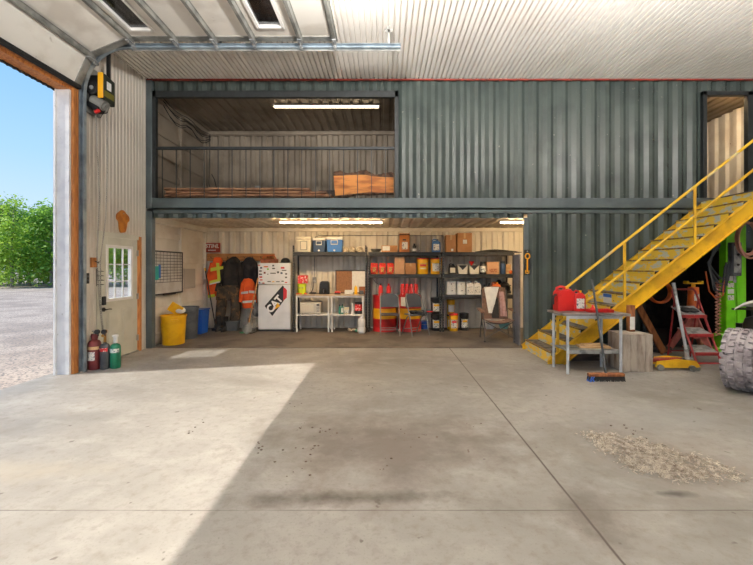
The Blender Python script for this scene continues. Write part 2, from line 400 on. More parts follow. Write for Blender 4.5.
def text(name, s, size, m, parent, loc, rot, ext=.001, bold=0, shear=0, width=1.0):
    cu = bpy.data.curves.new(name, 'FONT'); cu.body = s; cu.size = size; cu.align_x = 'CENTER'; cu.align_y = 'CENTER'
    cu.extrude = ext; cu.offset = bold; cu.shear = shear
    t = bpy.data.objects.new('tmp', cu); col.objects.link(t)
    bpy.context.view_layer.update()
    me = bpy.data.meshes.new_from_object(t.evaluated_get(bpy.context.evaluated_depsgraph_get()))
    bpy.data.objects.remove(t); bpy.data.curves.remove(cu)
    for v in me.vertices: v.co.x *= width
    me.materials.clear(); me.materials.append(m)
    o = bpy.data.objects.new(name, me); col.objects.link(o); o.location = loc; o.rotation_euler = rot
    if parent: o.parent = parent
    return o
FRONT = (PI / 2, 0, 0)      # text standing up and facing the camera side (-Y)
# ================================================================ SETTING
YF = 7.26                                  # front of the containers
XL = -4.47                                 # inner face of the left wall
ZC = 5.06                                  # ceiling
OY0, OY1, OZ = .8, 5.5, 4.09               # the big doorway in the left wall
DY0, DY1, DZ = 6.07, 7.0, 2.02             # the walk door
struct('floor', MB().box(-4.78, 8.5, -7, 9.9, -.2, 0), concrete_m, smooth=False)
g = MB(); 
g.add([(-140, -60, -.09), (-4.74, -60, -.09), (-4.74, 140, -.09), (-140, 140, -.09)], [(0, 1, 2, 3)])
g.add([(-4.74, -60, -.09), (60, -60, -.09), (60, -6.96, -.09), (-4.74, -6.96, -.09)], [(0, 1, 2, 3)])
struct('ground', g, gravel_m, smooth=False)
# left wall: core, liner sheets, outside skin are one wall, cut round the two doorways
w = MB()
for y0, y1, z0, z1 in ((-7, OY0, 0, 5.3), (OY0, OY1, OZ, 5.3), (OY1, DY0 - .09, 0, 5.3), (DY0 - .09, DY1 + .09, DZ + .09, 5.3), (DY1 + .09, 9.9, 0, 5.3)):
    w.box(-4.66, -4.49, y0, y1, z0, z1)
wl = struct('wall_left', w, wall_core, smooth=False)
w = MB()
for y0, y1, z0, z1 in ((-7, OY0 - .06, 0, ZC), (OY0 - .06, OY1 + .08, OZ + .14, ZC), (OY1 + .08, DY0 - .09, 0, ZC), (DY0 - .09, DY1 + .09, DZ + .07, ZC), (DY1 + .09, YF - .02, 0, ZC)):
    w.corr(y0, y1, z0, z1, XL - .012, .0833, .012, 'yz', flat=(.22, .36, .86), t=-.002)
struct('liner_sheet', w, white_liner, wl, smooth=False)
struct('wall_right', MB().box(8.3, 8.5, -7, 9.9, 0, 5.3), wall_core, smooth=False)
struct('wall_front', MB().box(2.6, 8.5, -7.0, -6.88, 0, 5.3), wall_core, smooth=False)
struct('wall_back', MB().box(-4.66, 8.5, 9.78, 9.9, 0, 5.3), wall_core, smooth=False)
ce = struct('ceiling', MB().box(-4.66, 8.5, -7, 9.9, 5.32, 5.42), wall_core, smooth=False)
w = MB().corr(-4.48, 8.3, -7, YF + .05, ZC, .0833, .042, 'xy', flat=(.64, .74, .90), t=.003)
struct('liner_sheet', w, white_ceiling, ce, smooth=False)
# the doorway's lining: white cover on the outer jamb, wood strips on the inner edges, a wood header
struct('trim_1', MB().box(-4.665, -4.47, OY1 - .035, OY1 - .001, 0, OZ - .036).box(-4.675, -4.645, OY1 - .06, OY1 - .034, 0, OZ - .036), jamb_white, smooth=False)
struct('trim_2', MB().box(-4.47, -4.43, OY1 + .0, OY1 + .085, 0, OZ + .14), wood_trim, bevel=.003)
struct('trim_3', MB().box(-4.66, -4.47, OY0, OY1, OZ - .035, OZ).box(-4.47, -4.43, OY0 - .06, OY1, OZ, OZ + .14), wood_trim, smooth=False)
struct('trim_4', MB().box(-4.66, -4.47, OY0 - .05, OY0, 0, OZ).box(-4.47, -4.43, OY0 - .06, OY0, 0, OZ), jamb_white, smooth=False)
o = MB(); o.corr(OY0, OY1, OZ - .07, OZ - .03, -4.665, .0833, .012, 'yz', flat=(.22, .36, .86))
struct('trim_5', o, black_rubber, smooth=False)
struct('trim_6', MB().box(XL + .02, 8.3, YF - .05, YF - .005, ZC - .026, ZC - .004), red_trim, smooth=False)

# ---- walk door
d = thing('door_1', 'sage grey walk door with nine-pane window in the corrugated left wall', 'door', (0, 0, 0)); d['kind'] = 'structure'
XD = XL - .015
b = MB()
wy0, wy1, wz0, wz1 = 6.24, 6.83, 1.0, 1.86
b.box(XD - .045, XD, DY0, wy0, .02, DZ).box(XD - .045, XD, wy1, DY1, .02, DZ).box(XD - .045, XD, wy0, wy1, .02, wz0).box(XD - .045, XD, wy0, wy1, wz1, DZ)
for y0, y1 in ((6.22, 6.49), (6.58, 6.85)):                 # the two pressed lower panels
    for q, (a, c_) in enumerate(((.0, .012), (.03, .018))):
        b.box(XD, XD + c_ - .004, y0 + a, y1 - a, .26 + a, .83 - a)
obj('door_panel', b, door_grey, d, bevel=.004)
fr = MB()
for y0, y1, z0, z1 in ((wy0 - .035, wy0 + .015, wz0 - .035, wz1 + .035), (wy1 - .015, wy1 + .035, wz0 - .035, wz1 + .035), (wy0, wy1, wz0 - .035, wz0 + .015), (wy0, wy1, wz1 - .015, wz1 + .035)):
    fr.box(XD - .05, XD + .014, y0, y1, z0, z1)
f = obj('window_frame', fr, white_plastic, d, bevel=.004)
mu = MB()
for i in (1, 2):
    y = wy0 + (wy1 - wy0) * i / 3; z = wz0 + (wz1 - wz0) * i / 3
    mu.box(XD - .03, XD - .006, y - .009, y + .009, wz0, wz1); mu.box(XD - .03, XD - .006, wy0, wy1, z - .009, z + .009)
obj('muntin', mu, white_plastic, f, smooth=False)
obj('pane', MB().box(XD - .022, XD - .018, wy0, wy1, wz0, wz1), glass, f, smooth=False)
obj('deadbolt_keypad', MB().box(XD, XD + .03, 6.11, 6.18, .92, 1.06).cyl((XD + .03, 6.145, .955), (XD + .045, 6.145, .955), .018), black_plastic, d, bevel=.012)
b = MB().cyl((XD, 6.145, .85), (XD + .02, 6.145, .85), .033).cyl((XD, 6.145, .85), (XD + .06, 6.145, .85), .011).tube([(XD + .055, 6.145, .85), (XD + .06, 6.2, .853), (XD + .055, 6.26, .846)], .009)
obj('lever_handle', b, black_metal, d)
for z in (.25, 1.0, 1.78):
    obj('hinge', MB().box(XD, XD + .012, DY1 - .025, DY1 + .02, z - .05, z + .05).cyl((XD + .014, DY1 + .002, z - .055), (XD + .014, DY1 + .002, z + .055), .008), galv_dull, d)
struct('trim_7', MB().box(-4.66, XL + .02, DY1 + .02, DY1 + .07, 0, DZ + .06), wood_trim, bevel=.003)
struct('trim_8', MB().box(-4.66, XL + .012, DY0 - .085, DY0 - .01, 0, DZ + .05).box(-4.66, XL - .0, DY0 - .085, DY1 + .02, DZ - .002, DZ + .085), door_grey, bevel=.003)
struct('trim_9', MB().box(-4.66, -4.46, DY0 - .01, DY1 + .01, 0, .02), galv_dull, smooth=False)

# ---- overhead door, rolled up under the ceiling
od = thing('overhead_door', 'white sectional overhead door rolled up on its track under the ceiling', 'garage door')
OYA, OYB = .85, 5.55
def section(p0, p1, win=None):
    """one white section between two seams, given in the X-Z plane; WIN is the window's (u0, u1) across it"""
    a = Vector((p0[0], 0, p0[1])); c = Vector((p1[0], 0, p1[1])); d = (c - a); L_ = d.length; d.normalize(); nrm = Vector((d.z, 0, -d.x))
    if nrm.z < 0: nrm = -nrm
    M = Matrix(((d.x, 0, nrm.x, a.x), (0, 1, 0, 0), (d.z, 0, nrm.z, a.z), (0, 0, 0, 1)))
    b = MB(); T = .05
    ys = [(OYA, OYB)]
    if win:
        u0, u1, y0, y1 = win
        b.box(.006, u0, OYA, OYB, 0, T); b.box(u1, L_ - .006, OYA, OYB, 0, T); b.box(u0, u1, OYA, y0, 0, T); b.box(u0, u1, y1, OYB, 0, T)
    else: b.box(.006, L_ - .006, OYA, OYB, 0, T)
    b.v = [tuple(M @ Vector(v)) for v in b.v]
    s = obj('section', b, white_paint, od, smooth=False)
    st = MB().box(.01, L_ - .01, OYB - .10, OYB + .006, -.012, T).box(.01, L_ - .01, OYB + .006, OYB + .012, -.012, T)
    st.v = [tuple(M @ Vector(v)) for v in st.v]; obj('end_stile', st, galv_dull, s, smooth=False)
    if win:
        u0, u1, y0, y1 = win; f = MB()
        for q in ((u0 - .025, u0 + .012, y0 - .025, y1 + .025), (u1 - .012, u1 + .025, y0 - .025, y1 + .025), (u0, u1, y0 - .025, y0 + .012), (u0, u1, y1 - .012, y1 + .025)):
            f.box(q[0], q[1], q[2], q[3], -.018, T + .01)
        f.v = [tuple(M @ Vector(v)) for v in f.v]; ff = obj('window_frame', f, white_plastic, s, smooth=False)
        pn = MB().box(u0, u1, y0, y1, .02, .026); pn.v = [tuple(M @ Vector(v)) for v in pn.v]; obj('pane', pn, glass_dark, ff, smooth=False)
seams = [(-4.39, 4.14), (-4.20, 4.56), (-3.62, 4.80), (-2.99, 4.80), (-2.43, 4.80), (-1.87, 4.80), (-1.20, 4.80), (-.66, 4.80)]
wins = {2: (.13, .43, 4.45, 5.30), 5: (.16, .49, 4.45, 5.24)}
for i in range(len(seams) - 1): section(seams[i], seams[i + 1], wins.get(i))
obj('bottom_seal', MB().box(-4.425, -4.355, OYA, OYB, 4.09, 4.145), black_rubber, od, bevel=.01)
for i in range(1, len(seams)):
    x, z = seams[i]
    if i == len(seams) - 1: x -= .05
    if i == 1: x += .03
    b = MB()
    for pr in (((-.045, -.001), (-.03, -.001), (-.02, -.055), (.02, -.055), (.03, -.001), (.045, -.001), (.045, -.004), (.033, -.004), (.022, -.059), (-.022, -.059), (-.033, -.004), (-.045, -.004)),):
        b.prism([(x + u, z + v) for u, v in pr], OYA + .05, OYB - .01, 'xz')
    obj('strut', b, galv_dull, od, smooth=False)
    h = MB().box(x - .03, x + .03, OYB - .13, OYB + .01, z - .075, z - .058).cyl((x, OYB - .10, z - .085), (x, OYB + .07, z - .085), .007).cyl((x, OYB + .02, z - .085), (x, OYB + .055, z - .085), .024).box(x - .012, x + .012, OYB - .02, OYB + .01, z - .10, z - .06)
    obj('hinge', h, galv, od)
# track: C channel up the wall, round the bend and back under the ceiling
def track(yc, name):
    b = MB(); p = [(-4.395, 0.0), (-4.395, 4.0)] + [(-3.765 - .63 * math.cos(a), 4.06 + .69 * math.sin(a)) for a in [PI / 2 * i / 10 for i in range(1, 11)]] + [(.24, 4.75)]
    for o1, o2, y0, y1 in ((-.03, -.026, -.03, .03), (.026, .03, -.03, .03), (-.03, .03, .026, .03)):
        vs = []; fs = []
        for i, (x, z) in enumerate(p):
            d = Vector((p[min(i + 1, len(p) - 1)][0] - p[max(i - 1, 0)][0], p[min(i + 1, len(p) - 1)][1] - p[max(i - 1, 0)][1])).normalized(); n = Vector((d.y, -d.x))
            for o_, y in ((o1, y0), (o2, y0), (o2, y1), (o1, y1)): vs.append((x + n.x * o_, yc + y, z + n.y * o_))
        for i in range(len(p) - 1): fs += [(i * 4 + k, i * 4 + (k + 1) % 4, i * 4 + 4 + (k + 1) % 4, i * 4 + 4 + k) for k in range(4)]
        fs += [(0, 1, 2, 3), (len(vs) - 1, len(vs) - 2, len(vs) - 3, len(vs) - 4)]
        b.add(vs, fs)
    return b
tr = thing('door_track', 'galvanised door track running up the left wall and along under the ceiling', 'track', (0, 0, 0))
obj('rail', track(5.62, ''), track_m, tr, smooth=False)
obj('wall_angle', MB().box(-4.46, -4.43, 5.60, 5.66, 0, 4.2).box(-4.45, -4.445, 5.6, 5.72, 0, 4.2), track_m, tr, smooth=False)
obj('top_angle', MB().box(-3.7, .24, 5.648, 5.652, 4.70, 4.79), galv_dull, tr, smooth=False)
for x in (-2.4, .07):
    obj('hanger', MB().box(x - .018, x + .018, 5.652, 5.656, 4.72, ZC + .02).box(x - .05, x + .05, 5.652, 5.656, 4.98, 5.02), galv_dull, tr, smooth=False)
tr2 = thing('door_track', 'second galvanised door track at the near jamb of the big doorway', 'track', (0, 0, 0))
obj('rail', track(.75, ''), track_m, tr2, smooth=False)

# ---- opener on the wall, its chain, keeper, switch
op = thing('door_opener', 'black and yellow wall-mounted door opener beside the track bend', 'door opener', (-4.43, 5.82, 4.05))
obj('cover', MB().prism([(-.10, .0), (.15, -.05), (.15, .33), (-.06, .37), (-.10, .36)], .19, .262, 'yz'), opener_dark, op, bevel=.012)
obj('front_plate', MB().box(.185, .262, -.118, -.098, -.01, .37), opener_yellow, op, bevel=.008)
obj('label', MB().box(.262, .266, -.03, .06, .15, .27), label_white, op, smooth=False, label='white label on the cover')
obj('label', MB().box(.262, .2655, -.08, .12, .03, .12), mk('olive_label', (120, 112, 40), .5), op, smooth=False, label='olive label under the white one')
obj('gear_box', MB().box(.0, .185, -.06, .14, -.02, .36), black_plastic, op, bevel=.02)
obj('pulley', MB().cyl((.10, -.11, .14), (.10, -.06, .14), .095, n=24).cyl((.10, -.12, .14), (.10, -.11, .14), .05), black_metal, op)
obj('pulley_hub', MB().cyl((.10, -.13, .14), (.10, -.11, .14), .03), galv, op)
obj('motor', MB().cyl((.08, -.06, -.02), (.26, -.06, -.12), .075, n=20).cyl((.26, -.06, -.12), (.285, -.06, -.135), .05), galv_dull, op)
obj('motor_shroud', MB().cyl((.04, -.05, -.06), (.20, -.05, -.17), .07, n=18), black_plastic, op)
obj('release_cam', MB().cyl((.14, -.10, -.22), (.2, -.10, -.19), .028), red_plastic, op)
obj('mount_plate', MB().box(-.02, .0, -.1, .18, -.2, .5), galv_dull, op, smooth=False)
obj('mount_strut', MB().box(.16, .20, .10, .14, .3, .86), black_metal, op, smooth=False)
obj('wire', MB().tube([(.24, .0, -.02), (.285, -.02, -.12), (.27, -.03, -.2), (.2, -.03, -.22), (.15, -.02, -.28)], .006), black_rubber, op)
def chain_mesh(pts):
    b = MB(); pts = [Vector(p) for p in pts]; seg = []; 
    for i in range(len(pts) - 1):
        n = max(1, int((pts[i + 1] - pts[i]).length / .03))
        for k in range(n): seg.append((pts[i].lerp(pts[i + 1], k / n), (pts[i + 1] - pts[i]).normalized()))
    for i, (p, d) in enumerate(seg):
        u = d.cross(Vector((0, 1, 0) if i % 2 else (1, 0, 0))).normalized()
        b.tube([p + d * (math.cos(a) * .021) + u * (math.sin(a) * .010) for a in [2 * PI * k / 6 for k in range(6)]], .0036, 4, True)
    return b
ch = obj('pull_chain', chain_mesh([(-4.345, 5.80, 3.92), (-4.36, 5.9, 2.6), (-4.42, 5.93, 1.68), (-4.43, 5.99, 1.0), (-4.41, 6.03, .52), (-4.38, 6.0, .55), (-4.38, 5.95, 1.0), (-4.37, 5.93, 1.62), (-4.30, 5.95, 2.3), (-4.24, 5.9, 3.0), (-4.25, 5.9, 3.92)]), galv_dull)
tag(ch, 'long looped pull chain hanging from the door opener', 'chain')
kp = thing('chain_keeper', 'small orange wooden block holding the pull chain on the left wall', 'chain keeper', (XL + .002, 5.91, 1.6))
obj('block', MB().box(0, .03, -.06, .05, -.075, .075), wood_trim, kp, bevel=.004)
obj('hook', MB().tube([(.03, .0, .02), (.06, .0, .01), (.075, .015, -.01), (.07, .03, .015)], .007), black_metal, kp)
rk = MB()
for i in range(4): rk.tube([(0, 0, -.07 * i), (.05, 0, -.07 * i - .01), (.05, .09, -.07 * i - .01), (0, .09, -.07 * i)], .004, 6)
for y in (0, .09): rk.cyl((.0, y, .03), (.0, y, -.24), .004, n=6)
tag(obj('wire_rack', rk, black_metal, loc=(XL + .006, 5.98, 1.47)), 'small black wire rack on the left wall beside the walk door', 'rack')
sw = thing('wall_switch', 'black push-button switch on the left wall by the track', 'switch', (XL, 5.76, 1.36))
obj('box', MB().box(0, .035, -.04, .04, -.08, .08), black_plastic, sw, bevel=.006)
for z in (.03, -.03): obj('button', MB().cyl((.035, 0, z), (.045, 0, z), .014), grey_plastic, sw)
# hanging wood cut: two rounded lobes
pts = []
for i in range(40):
    a = 2 * PI * i / 40
    r = .155 if math.sin(a) > -.1 else .115
    r *= 1 + .06 * math.sin(5 * a) + .04 * math.sin(3 * a + 1)
    pts.append((math.cos(a) * r, math.sin(a) * (r * (1.05 if math.sin(a) > 0 else 1.95))))
wc = thing('wood_slice', 'rust-orange live-edge wood slice hung on the wall above the walk door', 'wood slice', (XL + .004, 6.56, 2.33))
obj('slice', MB().prism(pts, 0, .025, 'yz'), leather_orange, wc, bevel=.006)
obj('nail', MB().cyl((.02, 0, .11), (.04, 0, .11), .006, n=8), galv_dull, wc)

# ================================================================ CONTAINERS
def end_wall(z0, z1, parent, cream):
    b = MB().box(-4.47, -4.46, YF + .08, 9.62, z0, z1)
    for z in [z0 + (z1 - z0) * q for q in (.07, .27, .47, .67, .87)]:
        for y0, y1 in ((YF + .1, 8.36), (8.46, 9.5)):
            b.prism([(y0, z - .07), (y1, z - .07), (y1, z + .05), (y0, z + .05)], -4.46, -4.425, 'yz')
    obj('end_door_panel', b, cream, parent, bevel=.012)
    b = MB().box(-4.47, -4.40, 8.36, 8.46, z0, z1).box(-4.47, -4.40, 9.5, 9.6, z0, z1)
    obj('end_post', b, cream, parent, bevel=.008)
    obj('end_header', MB().box(-4.47, -4.36, YF + .08, 9.6, z1 - .12, z1), cream, parent, bevel=.008)
def container(z0, label, part):
    c = thing('shipping_container', label, 'shipping container', (0, 0, 0))
    cr_ = cream if part == 'low' else cream_dimmed
    obj('corner_post', MB().box(-4.47, -4.355, YF - .04, YF + .08, z0, z0 + 2.58), green_rail, c, bevel=.01)
    obj('corner_post', MB().box(7.6, 7.72, YF - .04, YF + .08, z0, z0 + 2.58), green_rail, c, bevel=.01)
    if part == 'low':
        obj('top_rail', MB().box(-4.355, 7.6, YF - .012, YF + .05, 2.545, 2.61), green_rail, c, bevel=.006)
        obj('bottom_rail', MB().box(2.66, 4.9, YF - .006, YF + .05, 0, .09).box(7.3, 7.6, YF - .006, YF + .05, 0, .09), green_rail, c, bevel=.006)
        w = MB()
        for x0, x1, a, d in ((-4.355, 2.64, 2.455, 2.55), (2.72, 4.9, .08, 2.55), (4.9, 7.3, 1.86, 2.55), (7.3, 7.6, .08, 2.55)):
            w.corr(x0, x1, a, d, YF, .274, .046, phase=-4.32, flat=(.25, .50, .74))
        obj('front_wall', w, green, c, smooth=False)
        obj('wall_edge', MB().box(2.64, 2.725, YF - .01, YF + .05, .0, 2.46), green_rail, c, bevel=.006)
        w = MB().box(4.87, 4.93, YF - .01, YF + .05, 0, 1.9).box(7.26, 7.34, YF - .01, YF + .05, 0, 1.9).box(4.87, 7.34, YF - .01, YF + .05, 1.84, 1.9)
        obj('doorway_frame', w, frame_dark, c, bevel=.004)
        zf, zr = .012, 2.50
        obj('divider', MB().corr(YF + .06, 9.62, 0, 2.5, 4.78, .274, .036, 'yz'), dark_cloth, c, smooth=False)  # black partition added to keep the bay under the stair dark
        obj('bay_shade_lining', MB().box(4.8, 7.6, 9.5, 9.55, 0, 2.5).box(7.5, 7.55, YF + .1, 9.5, 0, 2.5).box(4.8, 7.55, YF + .1, 9.5, 2.40, 2.44).box(4.84, 7.55, YF + .06, 9.5, .001, .014), dark_cloth, c, smooth=False)  # black lining added: the bay's deep shade put into its colour
    else:
        obj('bottom_rail', MB().box(-4.355, 7.6, YF - .02, YF + .05, 2.64, 2.83), green_rail, c, bevel=.008)
        w = MB()
        for x0, x1, a, d in ((-4.355, .26, 4.83, ZC + .05), (.26, 6.02, 2.82, ZC + .05), (6.02, 6.9, 4.82, ZC + .05), (6.9, 7.6, 2.82, ZC + .05)):
            w.corr(x0, x1, a, d, YF, .274, .046, phase=-4.32, flat=(.25, .50, .74))
        obj('front_wall', w, green, c, smooth=False)
        w = MB().box(-4.355, .27, YF - .03, YF + .05, 4.725, 4.845).box(-4.36, -4.29, YF - .03, YF + .05, 2.83, 4.845).box(.20, .275, YF - .03, YF + .05, 2.83, 4.845)
        obj('opening_frame', w, frame_dark, c, bevel=.004)
        w = MB().box(6.0, 6.07, YF - .03, YF + .06, 2.83, 4.83).box(6.84, 6.96, YF - .03, YF + .06, 2.83, 4.83).box(6.0, 6.96, YF - .03, YF + .06, 4.76, 4.84)
        obj('doorway_frame', w, frame_dark, c, bevel=.004)
        zf, zr = 2.80, 4.91
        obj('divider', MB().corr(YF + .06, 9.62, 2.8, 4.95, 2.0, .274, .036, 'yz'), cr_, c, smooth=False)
    obj('deck', MB().box(-4.46, 7.6, YF + .0, 9.62, zf - (.14 if part != 'low' else .02), zf), ply_floor, c, smooth=False)
    w = MB().corr(-4.44, 7.58, zf, zr + .1, 9.60, .274, .05, phase=-4.40, t=.004, flat=(.32, .46, .84))
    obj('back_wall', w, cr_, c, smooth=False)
    obj('back_top_rail', MB().box(-4.44, 7.58, 9.56, 9.62, zr - .09, zr), cr_, c, bevel=.006)
    w = MB().corr(-4.46, 7.58, YF + .05, 9.66, zr, .21, .03, 'xy', flat=(.55, .66, .89))
    obj('roof', w, cream_roof if part == 'low' else cream_dimmed, c, smooth=False)
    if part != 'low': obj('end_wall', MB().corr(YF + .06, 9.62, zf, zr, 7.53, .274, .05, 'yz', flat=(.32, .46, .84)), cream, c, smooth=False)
    end_wall(zf, zr, c, cr_)
    return c
container(0, 'lower dark green shipping container, open across its left half as a storage bay', 'low')
container(2.63, 'upper dark green shipping container stacked on the lower one, with a railed loft', 'up')

# loft railing
rl = thing('loft_railing', 'dark grey loft railing across the opening of the upper container', 'railing', (-2.04, YF + .0, 2.83))
obj('handrail', MB().box(-2.245, 2.235, -.022, .022, .912, .965), frame_dark, rl, bevel=.004)
for i in range(17):
    x = -2.14 + .263 * i
    obj('baluster', MB().box(x - .0065, x + .0065, -.0065, .0065, .001, .93), frame_dark, rl, smooth=False)

# tube lights
def tube_light(x0, x1, y, z, label, tm=None):
    t = thing('tube_light', label, 'light fixture', ((x0 + x1) / 2, y, z))
    h = (x1 - x0) / 2
    obj('housing', MB().box(-h, h, -.04, .04, .0, .035), white_plastic, t, bevel=.006)
    m_ = obj('diffuser', MB().box(-h + .03, h - .03, -.028, .028, -.028, -.001), tm or tube_glow, t, bevel=.012)
    obj('end_cap', MB().box(-h, -h + .03, -.032, .032, -.031, .0).box(h - .03, h, -.032, .032, -.031, .0), white_plastic, t, bevel=.006)
tube_light(X(273, 8.0), X(380, 8.0), 8.0, 4.87, 'lit strip light on the loft ceiling of the upper container')
tube_light(X(279, 7.95), X(383, 7.95), 7.95, 2.460, 'lit strip light over the open bay, above the coolers', tube_warm)
tube_light(X(499, 7.95), X(499, 7.95) + 2.2, 7.95, 2.460, 'lit strip light over the right end of the open bay', tube_warm)
tube_light(6.2, 7.4, 7.37, 4.87, 'added strip light hidden inside the upper doorway to brighten the room behind it', tube_warm)  # out-of-sight light added to brighten what shows through the doorway

# conduit with outlet on the loft back wall, cables
cd = thing('wall_conduit', 'thin grey conduit running down the loft back wall to an outlet box', 'conduit', (X(316, 9.55), 9.56, 3.3))
obj('pipe', MB().tube([(-3.0, 0, 1.5), (-1.2, 0, 1.5), (-.06, 0, 1.5), (-.01, 0, 1.47), (0, 0, 1.4), (0, 0, .25)], .011), cream_dimmed, cd)
obj('outlet_box', MB().box(-.05, .05, -.03, .02, .05, .25), cream_dimmed, cd, bevel=.008)
cb = MB()
for k in range(5):
    o_ = R.uniform(-.05, .05)
    pts = [(-4.26 + o_ * .5, YF + .2 + 1.98 * i / 9, 4.80 + o_ * .4 - .04 * k - .07 * abs(math.sin(PI * i / 4.5)) * (1 + k * .5)) for i in range(10)]
    pts += [(-4.30, 9.50, 4.3), (-4.32, 9.50, 3.6), (-4.2 + o_, 9.5, 3.2), (-4.22 + o_, 9.45, 2.95)] if k < 2 else [(-4.31, 9.50, 4.7)]
    cb.tube(pts, .008, 6)
tag(obj('cable_bundle', cb, black_rubber), 'bundle of black cables slung along the loft left wall', 'cables')
cd = thing('wall_conduit', 'thin dark conduit running down to an outlet behind the workbench', 'conduit', (X(314, 9.5), 9.56, 1.25))
obj('pipe', MB().tube([(3.2, 0, 1.06), (1.2, 0, 1.06), (.12, 0, 1.06), (.03, 0, 1.03), (0, 0, .95), (0, 0, .0)], .010), galv_dull, cd)
obj('outlet_box', MB().box(-.045, .045, -.03, .02, -.12, .03), galv, cd, bevel=.008)
# ================================================================ STAIR
YN, YFAR, SL = 6.07, 7.17, .787
XS0 = 2.63; NR = 15; RISE = 2.757 / NR; RUN = RISE / SL
st = thing('metal_stair', 'yellow steel stair climbing along the containers to the upper doorway', 'staircase', (0, 0, 0))
def stringer(y, sgn):
    # C channel: web plus two flanges turned towards sgn; foot cut level with the floor, head level with the landing
    x0, z0 = XS0 - .02, .10; x1 = 5.96; t = .012; dv = .265
    z1 = z0 + SL * (x1 - x0)
    def zt(x): return z0 + SL * (x - x0)
    b = MB(); xe = x0 + (dv - z0) / SL
    b.prism([(x0 - .03, 0.0), (xe, 0.0), (x1, z1 - dv), (x1 + 1.6, z1 - dv), (x1 + 1.6, z1 + .03), (x1 + .03, z1 + .03), (x0 - .03, zt(x0 - .03))], y - t / 2, y + t / 2, 'xz')
    ya, yb = (y, y + sgn * .06)
    for off in (0.0, -dv):
        p0 = (xe if off else x0 - .03); z_ = zt(p0) + off
        b.prism([(p0, z_), (x1, zt(x1) + off), (x1, zt(x1) + off - .014), (p0, z_ - .014)] if not off else [(p0, z_), (x1, zt(x1) + off), (x1, zt(x1) + off + .014), (p0, z_ + .014)], min(ya, yb), max(ya, yb), 'xz')
        zz = z1 + off
        b.box(x1, x1 + 1.6, min(ya, yb), max(ya, yb), zz + (.016 if not off else 0), zz + (.03 if not off else .014))
    return b
obj('stringer', stringer(YN, -1), yellow_paint, st, smooth=False)
obj('stringer', stringer(YFAR, 1), yellow_paint, st, smooth=False)
for i in range(NR):
    x = XS0 + RUN * i; z = RISE * (i + 1)
    if i < NR - 1:
        t = obj('tread', MB().box(x, x + RUN + .02, YN + .008, YFAR - .008, z - .012, z), grit, st, smooth=False)
        obj('nosing', MB().box(x - .012, x + .022, YN + .01, YFAR - .01, z - .02, z + .004), rust_edge, t, bevel=.004)
    obj('riser', MB().box(x + .0, x + .006, YN + .008, YFAR - .008, z - RISE - (0 if i == 0 else .0), z - .012), yellow_worn, st, smooth=False)
xl = XS0 + RUN * (NR - 1)
obj('landing', MB().box(xl - .01, 7.55, YN + .008, YFAR + .06, 2.757 - .02, 2.757), grit, st, smooth=False)
obj('landing_post', MB().box(7.4, 7.5, YN, YN + .1, 0, 2.5), yellow_paint, st, bevel=.004)
obj('riser_sticker', MB().box(XS0 + RUN * 5 - .004, XS0 + RUN * 5 - .001, 6.42, 6.66, RISE * 5 + .005, RISE * 6 - .03), label_white, st, smooth=False, label='white and blue sticker on a riser')
obj('riser_sticker', MB().box(XS0 + RUN * 5 - .006, XS0 + RUN * 5 - .003, 6.42, 6.66, RISE * 6 - .085, RISE * 6 - .03), blue_tag, st, smooth=False, label='blue band of the riser sticker')
def zs(x): return .10 + SL * (x - XS0 + .02)
rr = .021; yr = YN - .02
rx0 = 2.70; rx1 = 6.6
top0 = 1.20; 
def ztop(x): return zs(x) + .905
def zmid(x): return zs(x) + .44
b = MB().tube([(rx0 + .03, yr, ztop(rx0 + .03)), (rx1, yr, ztop(rx1))], rr, 12)
obj('top_rail', b, rail_yellow, st)
obj('mid_rail', MB().tube([(rx0 + .03, yr, zmid(rx0 + .03)), (rx1, yr, zmid(rx1))], rr, 12), yellow_paint, st)
for x in (rx0 + .03, 3.78, 4.885, 5.95):
    obj('rail_post', MB().tube([(x, yr, zs(x) - .03), (x, yr, ztop(x))], rr, 12), yellow_paint, st)

# ================================================================ WORK TABLE, JUG, TRAY, BOARD, BROOM
tb = thing('work_table', 'steel-topped work table on pale tube legs in front of the yellow stair', 'table', (3.0, 5.74, 0))
tz = .866
tp = MB().prism([(-.44, -.25), (.50, -.29), (.47, .20), (-.46, .26)], tz - .035, tz, 'xy')
obj('table_top', tp, steel_top, tb, bevel=.004)
obj('table_frame', MB().bar((-.36, -.23, tz - .055), (.40, -.24, tz - .055), .03, .04).bar((-.39, .16, tz - .055), (.36, .16, tz - .055), .03, .04), steel_leg, tb, smooth=False)
for x, y in ((-.37, -.23), (.385, -.235), (-.40, .16), (.33, .16)):
    obj('leg', MB().tube([(x, y, 0.0), (x, y, tz - .036)], .02, 14), steel_leg, tb)
obj('lower_shelf', MB().prism([(-.36, -.22), (.38, -.22), (.33, .15), (-.39, .15)], .315, .34, 'xy').box(-.36, .38, -.225, -.215, .285, .34), galv, tb, smooth=False)
bo = MB().box(-.24, .19, -.09, .09, 0, .028)
tag(obj('plank', bo, pine_pale, loc=(3.12, 5.70, .3415), rz=-.12, bevel=.003), 'short pale board lying on the work table lower shelf', 'board')
tag(obj('plank', MB().box(-.15, .17, -.06, .06, 0, .024), pine_pale, loc=(3.08, 5.71, .3695), rz=.10, bevel=.003), 'smaller pale offcut on top of the board on the table shelf', 'board')
